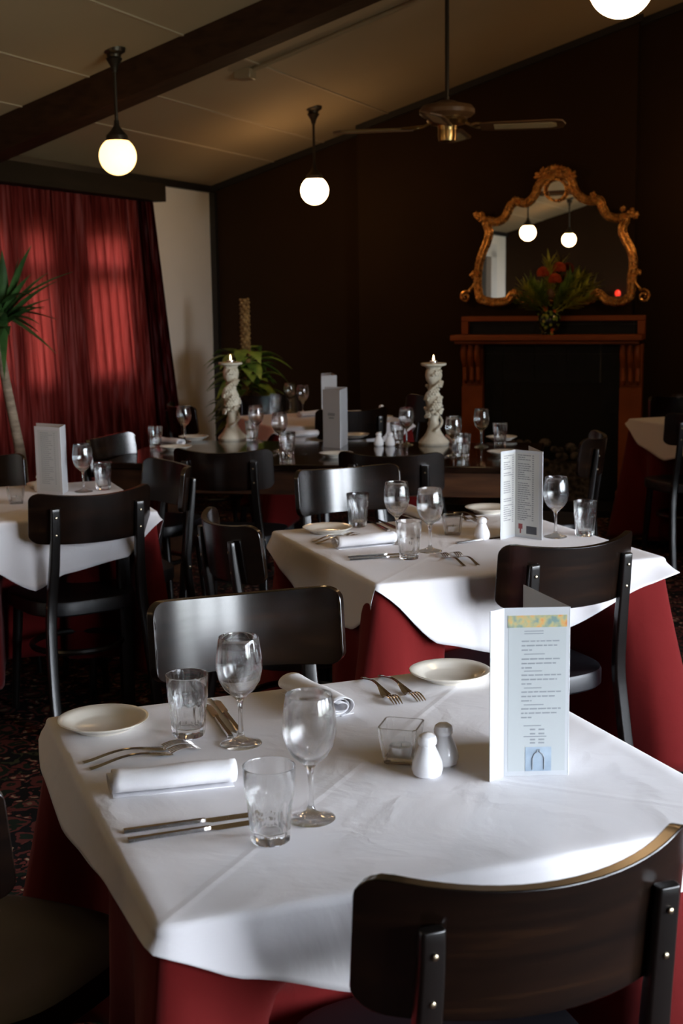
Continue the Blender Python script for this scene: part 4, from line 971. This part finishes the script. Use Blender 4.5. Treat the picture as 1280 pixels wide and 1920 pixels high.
# --- second table
wine(744, 1018, 'wine glass on the second table, upper left one behind the near tumbler')
wine(806, 1034, 'wine glass on the second table between the tumbler and the glass candle holder')
wine(1041, 1007, 'wine glass on the second table standing right of the open text menu')
tumb(671, 987, 'water tumbler on the second table behind its rolled napkin, before a silver chair back')
tumb(767, 1047, 'water tumbler at the near edge of the second table, end of the rolled napkin')
tumb(1096, 1004, 'water tumbler at the right end of the second table')
plate(614, 998, 'cream side plate at the left corner of the second table')
plate(915, 960, 'cream side plate at the back of the second table, left of the text menu')
fork((586,1017), (676,1001), 'upper fork beside the side plate on the second table')
fork((592,1021), (697,1003), 'lower fork lying above the rolled napkin of the second table')
napkin((620,1030), (745,1018), 'rolled white napkin at the left of the second table')
knife((652,1046), (765,1038), 'upper knife of the pair below the rolled napkin on the second table')
knife((655,1051), (770,1043), 'lower knife of the pair below the rolled napkin on the second table')
knife((728,996), (690,976), 'table knife behind the near tumbler on the second table, left of its pair')
knife((745,992), (705,974), 'table knife beside the upper left wine glass on the second table')
napkin((752,962), (825,985), 'rolled white napkin behind the glasses at the back of the second table')
fork((871,1063), (817,1036), 'left fork of two at the near edge of the second table')
fork((897,1061), (840,1034), 'right fork of two at the near edge of the second table')
fork((838,965), (868,973), 'left fork lying at the back of the second table near the side plate')
fork((852,962), (885,970), 'right fork touching the side plate at the back of the second table')
knife((855,1020), (925,1010), 'table knife partly behind the chair back on the second table')
shaker(903, 1011, 'single white china shaker between the glass holder and the text menu')
hp = P2(849, 1002); place('holder', mk_holder, hp, R_(-10), 'clear square glass candle holder on the second table', 'square glass candle holders')
tealight(hp+Vector((0,0,.0115)), 'tealight inside the glass holder on the second table', False)
# --- left table
wine(157, 922, 'wine glass on the left table behind the dark chair, next to its menu')
tumb(194, 918, 'water tumbler at the right corner of the left table')
plate(88, 914, 'cream side plate behind the menu on the left table')
shaker(76, 921, 'white shaker at the foot of the menu on the left table')
hp = P2(31, 944); place('holder', mk_holder, hp, .2, 'glass candle holder at the left edge of the left table', 'square glass candle holders')
tealight(hp+Vector((0,0,.0115)), 'tealight in the glass holder on the left table', False)
# --- long bare table
z3 = ZT3
wine(346, 828, 'wine glass at the curtain end of the long bare table', z3)
wine(481, 828, 'wine glass right of the left candlestick, the farther of two', z3)
wine(525, 846, 'wine glass right of the left candlestick, nearer the viewer', z3)
wine(762, 834, 'wine glass just left of the right candlestick', z3)
wine(850, 856, 'wine glass just right of the right candlestick', z3)
wine(902, 838, 'wine glass rightmost on the long bare table', z3)
tumb(292, 840, 'water tumbler at the left end of the long bare table', z3)
tumb(473, 828, 'water tumbler close beside the left candlestick', z3)
tumb(540, 853, 'water tumbler on the long bare table left of its menu', z3)
tumb(745, 832, 'water tumbler just right of the pair of shakers', z3)
tumb(868, 857, 'water tumbler in front of the right candlestick glasses', z3)
tumb(937, 834, 'water tumbler at the right end of the long bare table', z3)
plate(363, 824, 'side plate at the curtain end of the long bare table, back one', z3)
plate(330, 843, 'side plate at the left end of the long bare table, near one', z3)
plate(630, 856, 'side plate at the front of the menu on the long bare table', z3)
plate(664, 820, 'side plate behind the menu on the long bare table', z3)
plate(940, 825, 'side plate behind the rightmost tumbler of the long bare table', z3)
plate(945, 853, 'side plate near the right front corner of the long bare table', z3)
napkin((300,832), (335,836), 'rolled napkin at the left end of the long bare table', z3)
napkin((545,822), (583,819), 'rolled napkin on the long bare table left of its menu', z3)
napkin((838,822), (862,836), 'rolled napkin behind the right candlestick', z3)
knife((502,858), (525,850), 'table knife beside the nearer left glass of the long bare table', z3)
knife((822,862), (850,855), 'table knife at the near edge by the right candlestick', z3)
shaker(710, 836, 'left one of two white shakers on the long bare table', z3)
shaker(731, 836, 'right one of two white shakers on the long bare table', z3)
# --- far table
wine(544, 772, 'wine glass on the small far table, left of two', ZT)
wine(568, 778, 'wine glass on the small far table, right of two', ZT)
tumb(517, 770, 'water tumbler on the small far table', ZT)
plate(712, 786, 'side plate at the right corner of the small far table', ZT)
napkin((572,782), (597,780), 'rolled napkin on the small far table', ZT)
shaker(715, 780, 'white shaker at the right corner of the small far table', ZT)
tumb(1268, 771, 'water tumbler on the table at the far right edge', ZT)
# --- candlesticks
def mk_stick():
    t = thing('candlestick', '', 'candlestick')
    b = MB(); b.lathe([(0,0),(.074,0),(.078,.010),(.070,.022),(.052,.040),(.036,.065),(.027,.090),(.030,.105),(.024,.120),(.027,.150),(.034,.180),(.041,.210),(.040,.235),(.028,.260),(.021,.285),(.024,.300),(.036,.318),(.042,.340),(.040,.362),(.034,.375),(.040,.385),(.061,.392),(.064,.402),(.058,.404),(.036,.398),(0,.396)], 30,
        mod=lambda a, z: 1+.045*math.sin(a*3+z*38)*(1 if .05 < z < .30 else .2)); b.build('column', M['stone'], t)
    b = MB(); P = []
    for i in range(70):
        q = i/69; z = .07+.285*q; a = -1.2+q*PI*2.6; r = .034+.012*math.sin(q*PI*3+1); P.append((r*math.cos(a), r*math.sin(a), z))
    b.tube(P, .0062, 8); b.build('vine', M['stone'], t)
    for a, z, r in ((-.9,.355,.018),(-.5,.30,.019),(-1.3,.265,.021),(-.7,.225,.019),(-2.2,.235,.018),(-1.2,.19,.021),(-.5,.165,.016),(-2.0,.15,.017),(2.2,.28,.018),(1.2,.2,.02),(2.6,.17,.018)):
        rr = .042; c_ = Vector((rr*math.cos(a), rr*math.sin(a), z)); o_ = Vector((math.cos(a), math.sin(a), 0)); s_ = Vector((-math.sin(a), math.cos(a), 0)); b = MB()
        b.ball(c_, r*.5, 8, 6)
        for k in range(6):
            w_ = 2*PI*k/6; d_ = s_*math.cos(w_)+Vector((0,0,1))*math.sin(w_); b.ball(c_+d_*r*.62+o_*.002, r*.48, 8, 5, (.8,.8,.8))
        for sgn in (-1, 1): b.ball(c_+s_*sgn*.019+Vector((0,0,.010*sgn))-o_*.006, .012, 8, 5, (.9,.9,.7))
        b.build('rose', M['stone'], t)
    return t
for px, py, lab, tl in ((436, 824, 'ivory stone candlestick carved with roses, on the left of the long bare table', 'lit tealight on top of the left ivory candlestick'), (813, 833, 'ivory stone candlestick carved with roses, standing right of the white shakers', 'lit tealight on top of the right ivory candlestick')):
    p = P2(px, py, ZT3); place('stick', mk_stick, p, -.5 if px < 600 else -.3, lab, 'ivory carved candlesticks'); tealight(p+Vector((0,0,.3985)), tl, True)
# --- menus
def panel(b, A, B, z0, z1, th=.0014, off=0):
    """upright card between ground points A and B, off pushes it along its front normal"""
    d_ = (B-A).normalized(); n_ = Vector((d_.y, -d_.x, 0)); o_ = n_*off
    b.add([A+o_+Vector((0,0,z0)), B+o_+Vector((0,0,z0)), B+o_+Vector((0,0,z1)), A+o_+Vector((0,0,z1)), A+o_-n_*th+Vector((0,0,z0)), B+o_-n_*th+Vector((0,0,z0)), B+o_-n_*th+Vector((0,0,z1)), A+o_-n_*th+Vector((0,0,z1))],
          [(0,1,2,3),(4,7,6,5),(0,4,5,1),(1,5,6,2),(2,6,7,3),(3,7,4,0)])
def sub(b, A, B, z, x0, x1, y0, y1, off=.0006, th=.0003):
    d_ = B-A; panel(b, A+d_*x0, A+d_*x1, z*y0, z*y1, th, off)
def textlines(b, A, B, H, x0, x1, rows_, h=.0022, lo=.4, price=False):
    w_ = (B-A).length
    for y, frac in rows_:
        x = x0; end = x0+(x1-x0)*frac
        while x < end:
            L = random.uniform(.004, .013)/w_; e = min(x+L, end)
            if e-x > .002/w_: sub(b, A, B, H, x, e, y, y+h/H)
            x = e+.0016/w_
        if price: sub(b, A, B, H, x1, x1+.006/w_, y, y+h/H)
def menu(name_label, base, H, panels, content):
    t = thing('folded_menu', name_label, 'menu', base, 0, GM)
    for k, (A, B) in enumerate(panels):
        A = A-base; B = B-base; A.z = B.z = 0; b = MB(); panel(b, A, B, 0, H); pn = b.build('card_panel', M['paper'], t, smooth=False, bevel=.0004)
        content(k, A, B, H, t)
    return t
Z0 = ZT
pP = [P2(918,1466), P2(944,1456), P2(1065,1453)]; 
def scaleto(A, B, w_): return A+(B-A).normalized()*w_
apex = at(982, 1096, ZT+.27); apex.z = ZT
def c1(k, A, B, H, t):
    if k != 1: return
    b = MB(); sub(b, A, B, H, .06, .94, .03, .955, .0003); b.build('printed_sheet', M['paper_print'], t, smooth=False)
    b = MB(); sub(b, A, B, H, .05, .95, .885, .955, .0008); b.build('fruit_banner', M['print_fruit'], t, smooth=False)
    b = MB(); sub(b, A, B, H, .33, .73, .03, .175, .0008); pic = b.build('bottle_picture', M['print_blue'], t, smooth=False)
    b = MB(); d_ = B-A
    def q(x, y): p = A+d_*x; n_ = Vector((d_.y, -d_.x, 0)).normalized(); return p+n_*.0014+Vector((0,0,H*y))
    b.tube([q(.44,.04), q(.44,.11), q(.47,.135), q(.51,.145), q(.51,.158), q(.55,.158), q(.55,.145), q(.59,.135), q(.62,.11), q(.62,.04)], .0009, 6); b.build('bottle_outline', M['ink_grey'], pic)
    b = MB(); rows_ = []
    for g, n_ in ((.80,3),(.695,3),(.60,3),(.50,3),(.40,3)):
        for r in range(n_): rows_.append((g-.026*r, [.95,.85,.25][r]))
    textlines(b, A, B, H, .26, .90, rows_, .0021)
    for g in (.86,.845,.725,.625,.525,.425,.30,.235): sub(b, A, B, H, .30, .30+random.uniform(.22,.36), g, g+.0055)
    for g in (.275,.25,.215,.195): sub(b, A, B, H, .40, .48, g, g+.009); sub(b, A, B, H, .53, .62, g, g+.009)
    b.build('printed_text', M['ink_grey'], t, smooth=False)
menu('white laminated menu with fruit banner and bottle picture standing on the nearest table', P2(1000,1455), .27, [(pP[0],pP[1]),(pP[1],pP[2]),(pP[2],apex)], c1)
qL, qF, qR = P2(938,1012), P2(965,1006), P2(1016,1013)
def c2(k, A, B, H, t):
    if k > 1: return
    b = MB(); sub(b, A, B, H, .12 if k == 0 else .0, 1.0 if k == 0 else .86, .03, .97, .0003); b.build('printed_sheet', M['cream_print'], t, smooth=False)
    b = MB(); rows_ = [(.94-.0245*i, random.choice([.5,.7,.9,.8,.0,.95])) for i in range(32 if k == 0 else 31)]
    textlines(b, A, B, H, .2 if k == 0 else .10, .78 if k == 0 else .62, rows_, .0022, price=True); b.build('printed_text', M['ink'], t, smooth=False)
    if k == 1:
        b = MB(); sub(b, A, B, H, .42, .80, .05, .14); b.build('dark_picture', M['ink_dark'], t, smooth=False)
        b = MB(); sub(b, A, B, H, .13, .28, .10, .16); sub(b, A, B, H, .18, .23, .05, .10); b.build('wine_glass_emblem', M['ink_red'], t, smooth=False)
menu('open white menu printed with long lists of text standing on the second table', P2(975,1010), .27, [(qL,qF),(qF,qR),(qR,P2(990,995))], c2)
def c3(k, A, B, H, t):
    if k != 0: return
    b = MB(); sub(b, A, B, H, .12, .92, .04, .95, .0003); b.build('printed_sheet', M['paper_print'], t, smooth=False)
    b = MB(); textlines(b, A, B, H, .22, .74, [(.9-.03*i, random.choice([.6,.9,.8])) for i in range(26)], .003, price=True); b.build('printed_text', M['ink_grey'], t, smooth=False)
menu('white menu with a list of text standing on the left table', P2(98,926), .26, [(P2(70,924),P2(118,928)),(P2(118,928),P2(128,920)),(P2(128,920),P2(74,915))], c3)
def c4(k, A, B, H, t):
    if k != 0: return
    b = MB(); sub(b, A, B, H, .3, .7, .55, .60); sub(b, A, B, H, .35, .65, .50, .53); b.build('printed_emblem', M['ink_grey'], t, smooth=False)
menu('pale grey closed menu standing between the candlesticks on the long bare table', P2(627,838,ZT3), .285, [(P2(606,838,ZT3),P2(638,841,ZT3)),(P2(638,841,ZT3),P2(652,832,ZT3)),(P2(652,832,ZT3),P2(610,830,ZT3))], c4)
menu('small white menu on the far table, seen above the grey one', P2(617,776), .24, [(P2(603,776),P2(632,775)),(P2(632,775),P2(622,768)),(P2(622,768),P2(603,770))], lambda *a: None)
# ================================================================== PLANTS
pp = atY(40, 900, 6.55); trunk_pts = [Vector((pp.x+.02, pp.y, .30))]+[atY(px, py, 6.55) for px, py in ((44,905),(38,850),(24,780),(8,700),(0,640),(6,590))]
palm = thing('potted_palm', 'tall palm with spiky green leaves and bare trunk in front of the red curtain', 'plant', (pp.x, pp.y, 0), 0)
O = Vector((pp.x, pp.y, 0))
b = MB(); b.tube(catmull([p-O for p in trunk_pts], 5, False), [.029-.009*min(1, i/28) for i in range(5*(len(trunk_pts)-1)+1)], 12); b.build('trunk', M['trunk'], palm)
b = MB(); b.lathe([(0,0),(.15,0),(.20,.34),(.21,.36),(.19,.36),(.175,.30),(0,.30)], 28); b.build('pot', M['pot'], palm)
b = MB(); crown = trunk_pts[-1]-O
tips = [(35,450,.0),(62,445,.1),(48,478,-.1),(138,519,.0),(108,510,.15),(92,547,.1),(95,610,.0),(85,655,.05),(62,625,-.1),(80,560,.2),(2,455,.1),(96,498,.05),(60,510,.1),(75,590,.1)]
for px, py, dy in tips:
    e = atY(px, py, 6.55-dy)-O; d_ = e-crown; leafblade(b, crown+Vector((random.uniform(-.01,.01),0,random.uniform(-.06,.03))), d_+Vector((0,0,.25*d_.length)), d_.length*1.12, .055, .22, 7)
for i in range(26):
    a = random.uniform(PI*.55, PI*1.75) if i % 3 else random.uniform(0, 2*PI); el = random.uniform(-.5, 1.0); d_ = Vector((math.cos(a)*math.cos(el), math.sin(a)*math.cos(el)*.8, math.sin(el)))
    leafblade(b, crown+Vector((0,0,random.uniform(-.08,.05))), d_, random.uniform(.28,.42), .045, .35, 7)
b.build('leaves', M['leaf'], palm, angle=60)
gp = atY(463, 760, 9.3); G = Vector((gp.x, gp.y, 0)); cp_ = thing('pole_plant', 'leafy green plant climbing a tall golden coir pole in the far left corner', 'plant', G, 0)
zt = atY(463, 560, 9.3).z
b = MB(); b.tube([(0,0,.30),(0,0,.8),(.0,0,zt)], [.03,.03,.024], 14)
for i in range(150):
    a = i*2.4; z = .8+(zt-.8)*i/150; b.ball((.028*math.cos(a), .028*math.sin(a), z), .011, 6, 4)
b.build('coir_pole', M['coir'], cp_)
b = MB(); b.lathe([(0,0),(.13,0),(.17,.30),(.18,.32),(.16,.32),(.15,.28),(0,.28)], 28); b.build('pot', M['pot'], cp_)
b = MB()
for i in range(90):
    a = i*2.4; z = random.uniform(.45,1.12); el = random.uniform(-.1,.7); d_ = Vector((math.cos(a)*math.cos(el), math.sin(a)*math.cos(el), math.sin(el)))
    st = Vector((.03*math.cos(a), .03*math.sin(a), z)); mid = st+d_*.06; b.tube([st, mid], .004, 5); leafblade(b, mid, d_, random.uniform(.15,.25), .10, .6, 6)
b.build('leaves', M['leaf_mid'], cp_, angle=60)
# red lantern seen in the mirror, on the rear wall
rl = W(1.6, UR+.07, 1.40); ln = thing('red_lantern', 'small glowing red glass lantern on a bracket, seen reflected in the mirror', 'lantern', rl, -HD)
b = MB(); b.lathe([(0,0),(.028,0),(.038,.03),(.034,.06),(.014,.08),(0,.08)], 20); b.build('glass_shade', M['red_glass'], ln)
b = MB(); b.box(-.05,.05,-.065,.05,-.02,0); b.build('bracket', M['dark_metal'], ln, bevel=.004)
# ================================================================== WORLD
wd = bpy.data.worlds.new('world'); sc.world = wd; wd.use_nodes = True; nt = wd.node_tree; bg = nt.nodes['Background']
tc = nt.nodes.new('ShaderNodeTexCoord'); sx = nt.nodes.new('ShaderNodeSeparateXYZ'); nt.links.new(tc.outputs['Generated'], sx.inputs[0])
r = ramp(nt, [(0,(.10,.11,.09)),(.47,(.22,.24,.22)),(.52,(.90,.90,1.0)),(1,(.66,.76,1.0))]); mr = nt.nodes.new('ShaderNodeMapRange'); mr.inputs['From Min'].default_value = -1
nt.links.new(sx.outputs[2], mr.inputs['Value']); nt.links.new(mr.outputs[0], r.inputs['Fac']); nt.links.new(r.outputs[0], bg.inputs['Color'])
bg.inputs['Strength'].default_value = 37
# view
sc.view_settings.view_transform = 'Standard'; sc.view_settings.look = 'None'; sc.view_settings.gamma = 1; sc.view_settings.exposure = 0.12
sc.view_settings.use_curve_mapping = False
cy = sc.cycles; cy.use_denoising = True
try: cy.denoiser = 'OPENIMAGEDENOISE'
except Exception: pass
cy.max_bounces = 10; cy.diffuse_bounces = 4; cy.glossy_bounces = 5; cy.transmission_bounces = 10; cy.transparent_max_bounces = 14
cy.caustics_reflective = False; cy.caustics_refractive = True; cy.sample_clamp_indirect = 60
